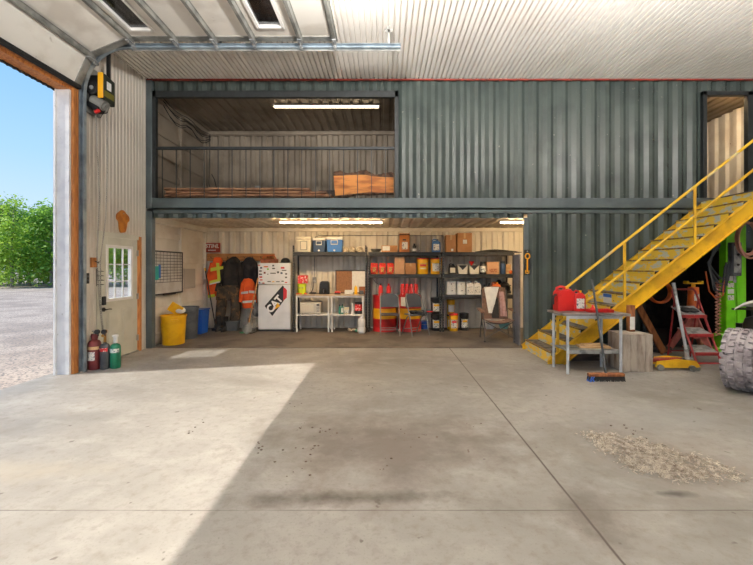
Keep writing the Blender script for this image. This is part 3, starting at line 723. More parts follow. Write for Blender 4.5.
def jug(name, lab, cat, loc, rz, w, d, h, m, capm, labm=None, group=None, spout=True):
    t = thing(name, lab, cat, loc, rz, group); w2 = w / 2
    # outline in the x-z plane with a shoulder; a handle loop at one side of the neck
    out = [(-w2, 0), (w2, 0), (w2, h * .66), (w2 * .94, h * .76), (w2 * .55, h * .84), (w2 * .5, h * .9), (w2 * .12, h * .9), (w2 * .1, h * .84), (-w2 * .35, h * .87), (-w2 * .8, h * .84), (-w2, h * .72)]
    obj('body', MB().prism(out, -d / 2, d / 2, 'xz'), m, t, bevel=min(w, d) * .10, seg=3)
    hr = max(.006, w * .05)
    obj('handle', MB().tube([(-w2 * .86, 0, h * .80), (-w2 * .84, 0, h * .93), (-w2 * .5, 0, h * .985), (-w2 * .0, 0, h * .96), (w2 * .18, 0, h * .86)], hr * 1.5, 8), m, t)
    obj('cap', MB().cyl((w2 * .31, 0, h * .88), (w2 * .31, 0, h), w * .115, n=14), capm, t)
    if labm: obj('label', MB().box(-w2 * .72, w2 * .72, -d / 2 - .003, -d / 2 + .002, h * .14, h * .62), labm, t, smooth=False, label='printed paper label')
    return t
tz += .0012
j = jug('fuel_jug', 'larger red plastic jug at the left end of the work table', 'jug', (2.74, 5.86, tz), .05, .27, .17, .37, red_plastic, yellow_plastic)
obj('spout', MB().tube([(-.10, -.03, .25), (-.17, -.04, .24), (-.19, -.04, .19), (-.19, -.04, .10)], .016), black_plastic, j, label='black spout hose')
jug('oil_jug', 'smaller red jug with a white label and yellow cap on the work table', 'jug', (2.93, 5.80, tz), .0, .16, .12, .31, red_plastic, yellow_plastic, label_mix)
tt = thing('parts_tray', 'flat red plastic tray of parts on the work table', 'tray', (3.17, 5.66, tz))
b = MB().box(-.17, .17, -.07, .07, 0, .008)
for q in ((-.17, -.162, -.07, .07), (.162, .17, -.07, .07), (-.17, .17, -.07, -.062), (-.17, .17, .062, .07), (-.04, -.034, -.07, .07)): b.box(*q, 0, .045)
obj('tray_body', b, red_plastic, tt, smooth=False)
obj('funnel', MB().lathe([(.055, .0), (.055, .03), (.02, .06), (.008, .10), (.006, .10), (.015, .06), (.045, .03)], (-.10, 0, .008), 16), red_plastic, tt)
br = thing('push_broom', 'push broom with dark handle and blue bristles leaning on the work table', 'broom', (2.98, 5.17, 0))
obj('block', MB().obox((0, 0, .085), (.48, .07, .045), (0, 0, 0)), brown_wood, br, bevel=.01)
bb = MB()
for i in range(44):
    x = -.232 + .464 * i / 43
    for y in (-.022, 0, .022):
        bb.cyl((x, y, .066), (x * 1.03 + R.uniform(-.006, .006), y * 1.7 + R.uniform(-.008, .008), .0), .008, .004, 5)
obj('bristles', bb, dark_cloth, br, smooth=False)
b2 = MB()
for i in range(22):
    b2.cyl((-.236 + R.uniform(-.0, .07), R.uniform(-.03, .03), .066), (-.25 + R.uniform(-.01, .08), R.uniform(-.05, .04) - .01, .002), .009, .004, 5)
obj('blue_bristles', b2, blue_plastic, br, smooth=False, label='blue bristles at the left end')
obj('handle', MB().tube([(0, .0, .10), (.035, .265, .845), (.06, .46, 1.35)], .015, 10), hose_grey, br)
obj('ferrule', MB().cyl((0, .0, .09), (.006, .045, .21), .02, .015), black_metal, br)

# crate, post on it, timbers behind the table
cr = thing('wooden_crate', 'weathered grey plank crate standing to the right of the work table', 'crate', (3.70, 5.80, 0))
w_, d_, h_ = .44, .38, .53
for i in range(4):
    x = -w_ / 2 + w_ * i / 4
    obj('plank', MB().box(x + .002, x + w_ / 4 - .002, -d_ / 2, -d_ / 2 + .022, R.uniform(0, .004), h_ - R.uniform(0, .01)), old_wood, cr, bevel=.003)
for i in range(3):
    y = -d_ / 2 + .024 + (d_ - .024) * i / 3
    obj('plank', MB().box(-w_ / 2, -w_ / 2 + .022, y + .002, y + (d_ - .024) / 3 - .002, 0, h_ - .004), old_wood, cr, bevel=.003)
    obj('plank', MB().box(w_ / 2 - .022, w_ / 2, y + .002, y + (d_ - .024) / 3 - .002, 0, h_ - .004), old_wood, cr, bevel=.003)
obj('lid', MB().box(-w_ / 2 + .001, w_ / 2 - .001, -d_ / 2 + .001, d_ / 2, h_ - .004, h_ + .016), old_wood, cr, bevel=.004)
po = thing('wooden_post', 'short brown wooden post with a white label standing on the grey crate', 'post', (3.78, 5.90, .547))
obj('post', MB().box(-.045, .045, -.04, .04, 0, .40), brown_wood, po, bevel=.005)
obj('label', MB().box(-.036, .036, -.044, -.0395, .03, .225), label_white, po, smooth=False)
for k, z in enumerate((.05, .10, .155)):
    pass
tag(obj('timber', MB().box(-.27, .27, -.075, .075, 0, .14), dark_wood, loc=(3.32, 6.35, 0), rz=.05, bevel=.008), 'dark squared timber lying on the floor behind the work table', 'timber')
tag(obj('timber', MB().box(-.24, .26, -.07, .07, 0, .06), brown_wood, loc=(3.36, 6.36, .1405), rz=-.04, bevel=.006), 'brown board lying on top of the dark squared timber', 'timber')
b = MB().bar((0, 0, 0), (-.62, -.1, 1.02), .035, .11, up=(1, 0, .6))
tag(obj('plank', b, brown_wood, loc=(4.90, 6.74, 0.03), bevel=.004), 'long orange-brown plank leaning up against the underside of the stair', 'plank')
tag(obj('plank', MB().bar((0, 0, .02), (-.10, .06, 1.2), .06, .06), dark_wood, loc=(4.55, 7.05, 0), bevel=.004), 'dark squared stick leaning under the stair behind the brown plank', 'plank')
tag(obj('plank', MB().box(-.32, .35, -.09, .09, 0, .045), brown_wood, loc=(4.32, 6.30, 0), rz=-.15, bevel=.004), 'reddish board lying flat behind the yellow floor jack', 'plank')
tag(obj('timber', MB().box(-.4, .4, -.06, .06, 0, .1), dark_wood, loc=(4.25, 6.92, 0), rz=.05, bevel=.006), 'dark timber lying on the floor beneath the stair', 'timber')

# ================================================================ FLOOR JACK
fj = thing('floor_jack', 'yellow trolley floor jack with a long silver handle under the stair', 'floor jack', (4.36, 5.80, 0), -.10)
obj('side_frame', MB().prism([(-.33, .05), (-.30, .13), (-.02, .17), (.24, .15), (.30, .06), (.22, .045), (-.28, .035)], -.13, -.105, 'xz'), yellow_paint, fj, bevel=.006)
obj('side_frame', MB().prism([(-.33, .05), (-.30, .13), (-.02, .17), (.24, .15), (.30, .06), (.22, .045), (-.28, .035)], .105, .13, 'xz'), yellow_paint, fj, bevel=.006)
obj('lift_arm', MB().prism([(-.36, .10), (-.34, .15), (.10, .165), (.12, .10)], -.05, .05, 'xz'), red_dark, fj, bevel=.01)
obj('saddle', MB().lathe([(.035, .13), (.05, .16), (.055, .185), (.045, .185), (.04, .165)], (-.34, 0, 0), 16), black_metal, fj)
obj('hydraulic_unit', MB().cyl((.0, 0, .10), (.20, 0, .11), .05).box(.14, .24, -.09, .09, .05, .15), black_metal, fj, bevel=.01)
for x, y, r, m_ in ((-.27, -.15, .045, galv), (-.27, .15, .045, galv), (.17, -.15, .045, galv), (.27, -.10, .04, galv), (.27, .10, .04, galv)):
    obj('wheel', MB().cyl((x, y - .018, r), (x, y + .018, r), r, n=18).cyl((x, y - .024, r), (x, y + .024, r), r * .35), m_, fj)
obj('handle_socket', MB().cyl((.2, 0, .12), (.178, -.0, .30), .032).box(.15, .25, -.05, .05, .09, .17), galv, fj, bevel=.006)
obj('handle', MB().tube([(.18, 0, .27), (.02, .03, 1.28)], .021, 12), steel_leg, fj)
obj('pump_grip', MB().tube([(.048, .025, 1.10), (.02, .03, 1.29)], .024, 12), galv, fj)

# ================================================================ STEP LADDER
ladder_grit = mk('pale_grit_tread', (150, 148, 144), .9, 0, (112, 110, 108), 12, bump=.4, bscale=90)
sl = thing('step_ladder', 'red three-step ladder with grit treads standing beside the floor jack', 'step ladder', (5.02, 5.92, 0))
for s in (-1, 1):
    obj('front_rail', MB().tube([(s * .19 - .02, -.02, .0), (s * .205 + .10, .62, 1.02)], .017, 10), red_dark, sl)
    obj('rear_leg', MB().tube([(s * .19 + .02, .66, .0), (s * .20 + .10, .60, .98)], .014, 10), red_dark, sl)
obj('top_hoop', MB().tube([(-.105, .62, 1.02), (-.10, .66, 1.12), (-.07, .67, 1.15), (.27, .67, 1.15), (.30, .66, 1.12), (.305, .62, 1.02)], .016, 10), red_dark, sl)
for z, dz, dy in ((.20, .07, .22), (.46, .07, .20), (.74, .13, .20)):
    f = z / 1.02; y = -.02 + .64 * f; w2 = .185 + .015 * f; xo = -.02 + .12 * f
    t = obj('tread', MB().loft([[(xo - w2, y_, z_), (xo + w2, y_, z_), (xo + w2, y_, z_ - .02), (xo - w2, y_, z_ - .02)] for y_, z_ in ((y - .05, z), (y + dy, z + dz))]), ladder_grit, sl, bevel=.004)
    obj('tread_lip', MB().box(xo - w2 - .004, xo + w2 + .004, y - .065, y - .042, z - .045, z + .006), red_dark, t, bevel=.004)
    obj('tread_brace', MB().tube([(xo - w2, y + dy - .01, z + dz - .025), (xo + w2, y + dy - .01, z + dz - .025)], .01), red_dark, t)
obj('cross_bar', MB().tube([(-.21, .0, .05), (.17, .0, .05)], .014), red_dark, sl)
obj('cross_bar', MB().tube([(-.165, .655, .10), (.215, .655, .10)], .012), red_dark, sl)
gl = MB()
for i in range(14): q = R.uniform(0, .12); gl.ball((.07 + R.uniform(-.10, .10), .46 + q, .79 + q * .52), (R.uniform(.05, .08), .05, .022), 8, 6)
tag(obj('work_glove', gl, dark_cloth, loc=(5.02, 5.92, .004)), 'crumpled dark grey rag on the top step of the red ladder', 'rag')

# under-hoist stand
us = thing('support_stand', 'orange tall support stand with splayed faded red legs behind the red ladder', 'stand', (5.56, 6.92, 0))
obj('column', MB().cyl((0, 0, .25), (0, 0, .82), .085, n=20), salmon, us)
obj('inner_column', MB().cyl((0, 0, .8), (0, 0, 1.17), .095, .08, n=20), orange_paint, us)
obj('saddle', MB().cyl((0, 0, 1.17), (0, 0, 1.24), .03).box(-.15, .15, -.05, .05, 1.225, 1.25).box(-.15, -.11, -.05, .05, 1.24, 1.28).box(.11, .15, -.05, .05, 1.24, 1.28), yellow_plastic, us, bevel=.006)
for a in (PI + .12, .95, -PI / 2 + .3):
    c, s = math.cos(a), math.sin(a) * .55
    lg = obj('leg', MB().bar((c * .06, s * .06, .60), (c * .50, s * .40, .02), .06, .09), salmon, us, bevel=.005)
    obj('foot', MB().box(c * .50 - .06, c * .50 + .06, s * .40 - .05, s * .40 + .05, 0, .02), salmon, lg, bevel=.004)
obj('collar_label', MB().arc_patch(.092, .087, .93, 1.05, -2.1, -1.1), label_mix, us)

# ================================================================ LIFT COLUMN
lf = thing('vehicle_lift', 'lime green two-tube vehicle lift column standing under the stair landing', 'vehicle lift', (6.38, 7.02, 0))
obj('column', MB().box(-.19, -.015, -.06, .10, .1, 2.36), lime, lf, bevel=.012)
obj('column', MB().box(.03, .20, -.03, .12, .1, 2.36), lime, lf, bevel=.012)
obj('base', MB().box(-.33, .42, -.12, .14, 0, .06).box(-.29, .40, -.10, .12, .06, .31), lime, lf, bevel=.01)
obj('foot_plate', MB().box(-.60, -.33, -.45, -.05, 0, .03), lime, lf, bevel=.004)
obj('carriage', MB().box(-.02, .25, -.12, -.035, .32, .52), black_metal, lf, bevel=.006)
obj('reflector', MB().box(.07, .20, -.128, -.12, .40, .48), orange_paint, lf, bevel=.003, label='orange reflector')
for k, (z0, z1, m_) in enumerate(((.93, 1.02, label_mix), (1.05, 1.13, label_white), (1.16, 1.24, label_mix), (1.28, 1.37, label_white))):
    obj('sticker', MB().box(-.165, -.055, -.063, -.059, z0, z1), m_, lf, smooth=False)
obj('base_plate', MB().box(-.27, -.12, -.106, -.1, .1, .27), grey_plastic, lf, smooth=False)
bx = thing('control_box', 'grey switch box mounted on the left tube of the green lift column', 'control box', (6.29, 6.955, 1.35))
obj('box', MB().box(-.085, .085, -.10, 0, .02, .62), grey_plastic, bx, bevel=.012)
obj('cover', MB().box(-.06, .06, -.112, -.10, .08, .56), galv, bx, bevel=.004)
for z in (.22, .40): obj('button', MB().cyl((0, -.112, z), (0, -.125, z), .022), black_plastic, bx)
obj('conduit_stub', MB().cyl((0, -.05, .02), (0, -.05, -.1), .02), galv, bx)

# hoses and cables under the landing
def coil(c, r, n, rad, tilt=.0, squash=1.0):
    b = MB()
    for k in range(n):
        a0 = R.uniform(0, 6); o_ = k * rad * 1.2; q = r * R.uniform(.92, 1.06)
        b.tube([(q * math.cos(2 * PI * i / 36) * squash, o_ + tilt * math.sin(2 * PI * i / 36), q * math.sin(2 * PI * i / 36) - q) for i in range(36)], rad, 8, True)
    return b
def coil_thing(name, label, loc, r, n, rad, m, squash=1.0):
    t = thing(name, label, 'hose', loc)
    obj('hose_loops', coil((0, 0, 0), r, n, rad, .01, squash), m, t)
    obj('hook', MB().tube([(0, .20, .04), (0, .12, .02), (0, -.02, 0), (0, -.05, .04)], .008), black_metal, t)
    return t
coil_thing('coiled_hose', 'orange-brown hose coil hanging under the yellow stair', (X(662, 6.9), 6.93, Z(281, 6.9)), .205, 4, .018, hose_orange)
coil_thing('coiled_hose', 'dusty pink hose coil hanging by the green lift column at the right edge', (X(751, 6.7), 6.72, Z(222, 6.7)), .30, 5, .015, hose_pink, .62)
b = MB()
for k in range(6):
    x0 = X(716 + 1.3 * k, 6.9); sag = R.uniform(.25, .75)
    b.tube([(x0, 6.95, 2.15), (x0 - .03, 6.93, 1.9), (x0 - .12 - .03 * k, 6.9, 1.75 - sag * .5), (x0 - .06, 6.88, 1.62 - sag), (x0 + .08, 6.88, 1.58 - sag), (x0 + .16, 6.9, 1.75 - sag * .4), (6.22, 6.92, 1.6)], .011 + .002 * (k % 3), 8)
tag(obj('cable_bundle', b, hose_grey), 'tangle of grey cables hanging from the left of the green lift column', 'cables')
b = MB()
n = 130
b.tube([(X(719, 6.9) + .035 * math.cos(i * .8), 6.92 + .035 * math.sin(i * .8), 1.28 - 1.0 * i / n) for i in range(n)], .012, 6)
tag(obj('spiral_hose', b, hose_pink), 'tan spiral air hose hanging between the red ladder and the green column', 'hose')
b = MB(); b.tube([(X(708, 6.9), 6.95, 1.45), (X(709, 6.9), 6.9, 1.1), (X(714, 6.9), 6.88, .98), (X(722, 6.9), 6.88, 1.02), (X(724, 6.9), 6.9, 1.35)], .012, 8)
tag(obj('drooping_hose', b, hose_orange), 'orange hose loop drooping left of the green lift column', 'hose')
# round dark tyre lying behind the jack
tt = thing('spare_tyre', 'small dark tyre lying flat beneath the stair behind the jack', 'tyre', (4.98, 7.0, 0))
obj('tyre_body', MB().lathe([(.11, .02), (.17, 0), (.20, .02), (.215, .06), (.20, .10), (.17, .12), (.11, .10)], n=28), tyre_dark, tt)
obj('rim', MB().lathe([(.11, .03), (.08, .05), (.03, .06), (.03, .07), (.085, .07), (.112, .09)], n=20), galv_dull, tt)

# ================================================================ QUAD BIKE at the right edge (its front wheel and fender are in view)
AX = Vector((math.cos(-.95), math.sin(-.95), 0))
WC = Vector((4.46, 4.78, .385))
qb = thing('quad_bike', 'quad bike with dusty knobbly tyres at the right edge of the floor', 'quad bike', (WC.x, WC.y, 0))
rw, ww = .385, .14
def wheel(parent, c, axis):
    c = Vector(c); axis = Vector(axis).normalized(); up = Vector((0, 0, 1)); fw = axis.cross(up).normalized()
    def P_(a, r, t): return c + axis * t + (fw * math.cos(a) + up * math.sin(a)) * r
    prof = [(.20, -.105), (.23, -.135), (.29, -.145), (.335, -.135), (.355, -.10), (.362, 0), (.355, .10), (.335, .135), (.29, .145), (.23, .135), (.20, .105), (.185, 0)]
    n = 48; b = MB()
    vs = [P_(2 * PI * k / n, r, t) for r, t in prof for k in range(n)]; m = len(prof); fs = []
    for i in range(m):
        j = (i + 1) % m
        fs += [(i * n + k, i * n + (k + 1) % n, j * n + (k + 1) % n, j * n + k) for k in range(n)]
    b.add(vs, fs)
    w = obj('wheel', b, tyre, parent)
    kb = MB()
    for k in range(26):
        a = 2 * PI * k / 26
        for row, (t0, t1, off, r0) in enumerate(((-.150, -.092, 0, .333), (-.075, -.012, .5, .350), (.012, .075, 0, .350), (.092, .150, .5, .333))):
            a0 = a + off * 2 * PI / 26; da = .082
            sk = .025 if row in (1, 2) else 0
            h = .034 if row in (1, 2) else .040
            q = []
            for r, ins in ((r0, 0), (r0 + h, .012)):
                for aa, tt_ in ((a0 - da + ins, t0 + ins * .6), (a0 + da - ins, t0 + ins * .6), (a0 + da - ins, t1 - ins * .6), (a0 - da + ins, t1 - ins * .6)):
                    q.append(P_(aa + sk * (1 if row == 1 else -1) * ((tt_ - t0) / (t1 - t0)), r, tt_))
            kb.add(q, [(0, 3, 2, 1), (4, 5, 6, 7), (0, 1, 5, 4), (1, 2, 6, 5), (2, 3, 7, 6), (3, 0, 4, 7)])
            if row in (0, 3):   # side lug running down the shoulder
                sg = -1 if row == 0 else 1
                q = []
                for r, tt_ in ((r0 + .01, sg * .132), (.275, sg * .140)):
                    for aa, o_ in ((a0 - da * .55, 0), (a0 + da * .55, 0), (a0 + da * .55, sg * .02), (a0 - da * .55, sg * .02)):
                        q.append(P_(aa, r, tt_ + o_))
                kb.add(q, [(0, 3, 2, 1), (4, 5, 6, 7), (0, 1, 5, 4), (1, 2, 6, 5), (2, 3, 7, 6), (3, 0, 4, 7)])
    obj('tread_blocks', kb, tyre, w, smooth=False)
    rb = MB()
    for sgn in (1,):
        prf = [(.205, .10), (.19, .095), (.16, .03), (.10, .02), (.07, .04), (.03, .045)]
        rb.add([P_(2 * PI * k / 32, r, t) for r, t in prf for k in range(32)] , [(i * 32 + k, i * 32 + (k + 1) % 32, (i + 1) * 32 + (k + 1) % 32, (i + 1) * 32 + k) for i in range(5) for k in range(32)])
        rb.add([P_(2 * PI * k / 32, r, -t) for r, t in prf for k in range(32)] , [(i * 32 + k, i * 32 + (k + 1) % 32, (i + 1) * 32 + (k + 1) % 32, (i + 1) * 32 + k) for i in range(5) for k in range(32)])
        rb.cyl(c - axis * .05, c + axis * .05, .05)
    obj('rim', rb, tyre_dark, w)
    return w
O = Vector((0, 0, 0)); lc = Vector((0, 0, WC.z))
wheel(qb, lc, AX)
hd = Vector((.15, -1.0, 0)).normalized(); sd = Vector((1.0, .15, 0)).normalized()
wheel(qb, lc + sd * .86, sd); wheel(qb, lc - hd * -1.18 + sd * .02, sd); wheel(qb, lc + hd * 1.18 + sd * .86, sd)
def PQ(a, c, z): return O + sd * a + hd * c + Vector((0, 0, z))
def fender(a0, c0):
    rings = []
    for i in range(9):
        an = PI * (1.02 - .80 * i / 8); rr_ = .50
        c_ = c0 - math.cos(an) * rr_; z = .74 + math.sin(an) * .40
        rings.append([PQ(a0 + u, c_, z + dz) for u, dz in ((-.16, -.03), (-.15, .0), (.0, .03), (.15, .02), (.15, .008), (.0, .018), (-.14, -.012))])
    return MB().loft(rings)
obj('fender', fender(.30, .16), white_plastic, qb, bevel=0)
obj('fender', fender(.74, .05), white_plastic, qb)
obj('fender', fender(.12, 1.16), white_plastic, qb)
obj('fender', fender(.74, 1.16), white_plastic, qb)
bd = MB().loft([[PQ(.43 + u * w, c_, z + v * h) for u, v in ((-1, -1), (1, -1), (1, .4), (.6, 1), (-.6, 1), (-1, .4))] for c_, w, z, h in ((-.28, .10, .72, .14), (-.05, .2, .72, .22), (.35, .16, .74, .26), (.75, .14, .68, .18), (1.4, .18, .74, .12))])
obj('body', bd, black_plastic, qb, bevel=.02)
obj('seat', MB().loft([[PQ(.43 + u * w, c_, z + v * h) for u, v in ((-1, -1), (1, -1), (1, .5), (.5, 1), (-.5, 1), (-1, .5))] for c_, w, z, h in ((.45, .09, .92, .03), (.6, .13, .93, .05), (1.3, .15, .95, .06), (1.38, .12, .97, .04))]), dark_cloth, qb, bevel=.02)
obj('handlebar', MB().tube([PQ(.43, .3, .9), PQ(.43, .25, 1.08), PQ(.2, .3, 1.12), PQ(.06, .38, 1.10)], .012).tube([PQ(.43, .25, 1.08), PQ(.66, .3, 1.12), PQ(.80, .38, 1.10)], .012), black_metal, qb)
obj('front_rack', MB().tube([PQ(.15, -.25, .98), PQ(.71, -.25, .98), PQ(.71, .12, 1.0), PQ(.15, .12, 1.0)], .012, 8, True).tube([PQ(.43, -.25, .98), PQ(.43, .12, 1.0)], .01).tube([PQ(.43, -.24, .98), PQ(.43, -.2, .75)], .012), black_metal, qb)
obj('suspension_arm', MB().tube([PQ(.10, .0, .40), PQ(.36, .05, .50)], .018).tube([PQ(.10, .08, .36), PQ(.36, .2, .42)], .018).tube([PQ(.16, .05, .42), PQ(.34, .08, .74)], .03), black_metal, qb)
obj('suspension_arm', MB().tube([PQ(.76, .0, .40), PQ(.50, .05, .50)], .018).tube([PQ(.76, .08, .36), PQ(.5, .2, .42)], .018).tube([PQ(.70, .05, .42), PQ(.52, .08, .74)], .03), black_metal, qb)
obj('rear_axle', MB().cyl(PQ(.1, 1.18, .385), PQ(.78, 1.18, .385), .03).bar(PQ(.43, 1.18, .4), PQ(.43, .8, .6), .1, .06), black_metal, qb)

# ================================================================ GAS CYLINDERS by the walk door
def gas(label, loc, r, h, m, neckm, cap, group=None):
    t = thing('gas_cylinder', label, 'gas cylinder', loc)
    obj('tank', MB().lathe([(r * .9, 0), (r, .02), (r, h - r * .8), (r * .93, h - r * .45), (r * .72, h - r * .15), (r * .36, h), (r * .3, h + .02)], n=28), m, t)
    if cap == 'guard':
        obj('valve', MB().cyl((0, 0, h + .01), (0, 0, h + .12), .02).cyl((-.045, 0, h + .08), (.045, 0, h + .08), .014).cyl((0, 0, h + .12), (0, 0, h + .135), .035), neckm, t)
        obj('collar', MB().lathe([(r * .42, h - .01), (r * .58, h + .05), (r * .5, h + .09), (r * .44, h + .09), (r * .48, h + .05)], n=20), m, t)
    elif cap == 'gauge':
        v = obj('valve', MB().cyl((0, 0, h), (0, 0, h + .16), .018).cyl((0, -.01, h + .13), (.03, -.09, h + .13), .02).cyl((0, 0, h + .16), (0, 0, h + .20), .03), brass, t)
        for dx in (-.04, .06): obj('gauge', MB().cyl((dx, -.09, h + .19), (dx, -.12, h + .19), .035, n=18).cyl((dx, -.08, h + .13), (dx, -.1, h + .18), .008), black_metal, t)
    else:
        obj('valve_cap', MB().lathe([(.022, h + .0), (.03, h + .03), (.03, h + .10), (.042, h + .105), (.042, h + .13), (.03, h + .135)], n=18), white_plastic, t)
    return t
Yg = 5.77
g1 = gas('dark red gas cylinder with a white label, leftmost of three by the walk door', (X(94.5, 5.78) , 5.78, 0), .086, .44, cyl_maroon, galv_dull, 'guard')
obj('shoulder_band', MB().arc_patch(.0870, .0865, .30, .345, -2.9, -.3), pine_pale, g1, label='orange band label')
obj('label', MB().arc_patch(.0870, .0870, .14, .27, -2.3, -.9), label_mix, g1)
g2 = gas('charcoal gas cylinder with regulator gauges, middle of three by the walk door', (X(105, 5.80), 5.80, 0), .064, .38, cyl_grey, brass, 'gauge')
obj('label', MB().arc_patch(.0650, .0645, .265, .318, -2.7, -.5), label_red, g2)
g3 = gas('green gas cylinder with a white cap, rightmost of three by the walk door', (X(115.5, 5.84), 5.84, 0), .070, .37, cyl_green, white_plastic, 'cap')
obj('label', MB().arc_patch(.0710, .0705, .24, .30, -2.7, -.3), label_mix, g3)

# ================================================================ SHAVINGS AND MUD ON THE FLOOR
b = MB(); cl = []
for (bx_, by_, rx, ry, n, amp) in ((2.07, 3.14, .30, .40, 95, 1), (2.38, 2.96, .30, .20, 46, .6), (1.90, 3.42, .12, .16, 14, .6), (2.20, 2.84, .28, .10, 22, .7)):
    for i in range(n):
        while True:
            u, v = R.uniform(-1, 1), R.uniform(-1, 1)
            if u * u + v * v < R.uniform(.4, 1): break
        cl.append((bx_ + u * rx, by_ + v * ry - u * .06, R.uniform(.02, .055), amp * R.uniform(.4, 1)))
for (x, y, sp_, am) in cl:
    for k in range(int(38 * am)):
        L_ = R.uniform(.010, .042); w_ = R.uniform(.003, .009)
        b.obox((x + R.gauss(0, sp_), y + R.gauss(0, sp_), .004 + abs(R.gauss(0, .014)) * am), (L_, w_, .0015), (R.uniform(-.6, .6), R.uniform(-.5, .5), R.uniform(0, PI)))
sv = obj('wood_shavings', b, red_shavings, smooth=False)
tag(sv, 'scattered heap of pale straw and wood shavings on the concrete floor', 'shavings', kind='stuff')
b = MB()
spots = [(303, 427), (318, 430), (331, 430), (328, 433), (295, 405), (310, 450), (355, 449), (389, 465), (383, 468), (423, 440), (430, 437), (416, 436), (367, 387), (480, 427), (196, 428), (205, 422), (253, 450), (257, 447), (259, 451), (270, 457), (272, 465), (286, 470), (300, 449), (243, 451), (308, 467), (366, 428), (395, 443), (404, 437), (462, 446), (398, 428), (612, 425), (631, 430), (640, 435)]
for px, py in spots:
    Y_ = H * F / (py - CY); x = X(px, Y_)
    for k in range(R.randint(1, 6)):
        r = R.uniform(.003, .013)
        b.ball((x + R.gauss(0, .05), Y_ + R.gauss(0, .06), r * .25), (r, r * R.uniform(.6, 1), r * .35), 6, 4)
tag(obj('mud_crumbs', b, dirt, smooth=False), 'dried mud crumbs dropped across the middle of the floor', 'dirt', kind='stuff')
# ================================================================ STORAGE BAY
CFZ = .0135
YS0, YS1 = 9.0, 9.54                 # shelving front and back
ZT, ZM, ZL = 1.88, 1.36, .875         # shelf tops
def shelf_unit(label, x0, x1, levels, zup, fl=0, sides=(1, 1)):
    t = thing('shelving_unit', label, 'shelving unit', (x0, YS0, CFZ))
    L_ = x1 - x0; D_ = YS1 - YS0
    for i, x in enumerate((0.02, L_ - .02)):
        for y in (.02, D_ - .02):
            u = obj('upright', MB().box(x - .018, x + .018, y - .018, y - .014, 0, zup).box(x - .018, x - .014, y - .018, y + .018, 0, zup).box(x + .014, x + .018, y - .018, y + .018, 0, zup), shelf_black, t, smooth=False)
            if y < .1:
                sl_ = MB()
                for k in range(int(zup / .06)): sl_.box(x - .006, x + .006, y - .0192, y - .0178, .05 + k * .06, .075 + k * .06)
                obj('slot_holes', sl_, galv_dull, u, smooth=False)
    for z in levels:
        zz = z - CFZ
        s = obj('shelf', MB().box(.004, L_ - .004, .006, D_ - .006, zz - .014, zz), shelf_black, t, smooth=False)
        obj('beam', MB().box(.03, L_ - .03, -.004, .022, zz - .085, zz - .004), shelf_black, s, bevel=.005)
        obj('beam', MB().box(.03, L_ - .03, D_ - .022, D_ + .002, zz - .085, zz - .004), shelf_black, s, bevel=.005)
        obj('side_beam', MB().box(.0, .02, .03, D_ - .03, zz - .06, zz - .01), shelf_black, s, smooth=False)
        obj('side_beam', MB().box(L_ - .02, L_, .03, D_ - .03, zz - .06, zz - .01), shelf_black, s, smooth=False)
    return t
XA, XB, XC_, XE = X(292.5, 9), X(367.5, 9), X(442, 9), X(514.5, 9)
shelf_unit('black steel shelving with the three coolers, over the workbench beside the fridge', XA, XB - .02, (ZT,), 2.02)
shelf_unit('black steel shelving with the red and yellow drums under it', XB + .01, XC_ - .02, (ZT, ZM), 1.866)
shelf_unit('black steel shelving with three shelves, behind the camp chair', XC_ + .01, XE, (ZT, ZM, ZL), 1.866)

ZT += .0015; ZM += .0015; ZL += .0015      # a hair of air between shelf and goods
# ---- coolers and hats
def cooler(label, px0, px1, pyt, m, lidm, handle_m, kind):
    w = X(px1, 9.1) - X(px0, 9.1); h = Z(pyt, 9.1) - ZT; x = (X(px0, 9.1) + X(px1, 9.1)) / 2
    t = thing('cooler', label, 'cooler', (x, 9.27, ZT)); d = .32; w2 = w / 2
    b = MB().loft([[(sx * w2 * q, sy * d / 2 * q, z) for sx, sy in ((-1, -1), (1, -1), (1, 1), (-1, 1))] for q, z in ((.88, 0), (.99, h * .82))])
    obj('body', b, m, t, bevel=.018)
    obj('lid', MB().box(-w2, w2, -d / 2, d / 2, h * .83, h), lidm, t, bevel=.015)
    if kind == 'bail':
        q = w2 * .40; y = -d / 2 - .012
        obj('handle', MB().tube([(-q, y, h * .78), (-q, y, h * .52), (q, y, h * .52), (q, y, h * .78)], .012, 8, True), handle_m, t)
        obj('spigot', MB().cyl((0, -d / 2 + .02, h * .12), (0, -d / 2 - .02, h * .12), .022), handle_m, t)
    else:
        q = w2 * .42; y = -d / 2 - .004
        obj('handle', MB().tube([(-q, y, h * .70), (-q * .95, y, h * .16), (q * .95, y, h * .16), (q, y, h * .70)], .012, 8, True), handle_m, t)
        obj('recess', MB().box(-q * .9, q * .9, -d / 2 - .0, -d / 2 + .02, h * .18, h * .66), m, t, bevel=.005)
        obj('latch', MB().box(-.03, .03, -d / 2 - .01, -d / 2 + .01, h * .78, h * .92), m, t, bevel=.005)
cooler('cream cooler box with a lifted front handle, leftmost on the top shelf', 296, 311.3, 236.8, cooler_cream, cooler_cream, galv_dull, 'side')
cooler('navy cooler with white lid and handle, middle of the three coolers', 312.2, 325.4, 237.8, cooler_navy, white_plastic, white_plastic, 'bail')
cooler('bright blue cooler with white lid and spigot, rightmost of the three coolers', 326.2, 342.3, 236.8, cooler_blue, white_plastic, white_plastic, 'bail')
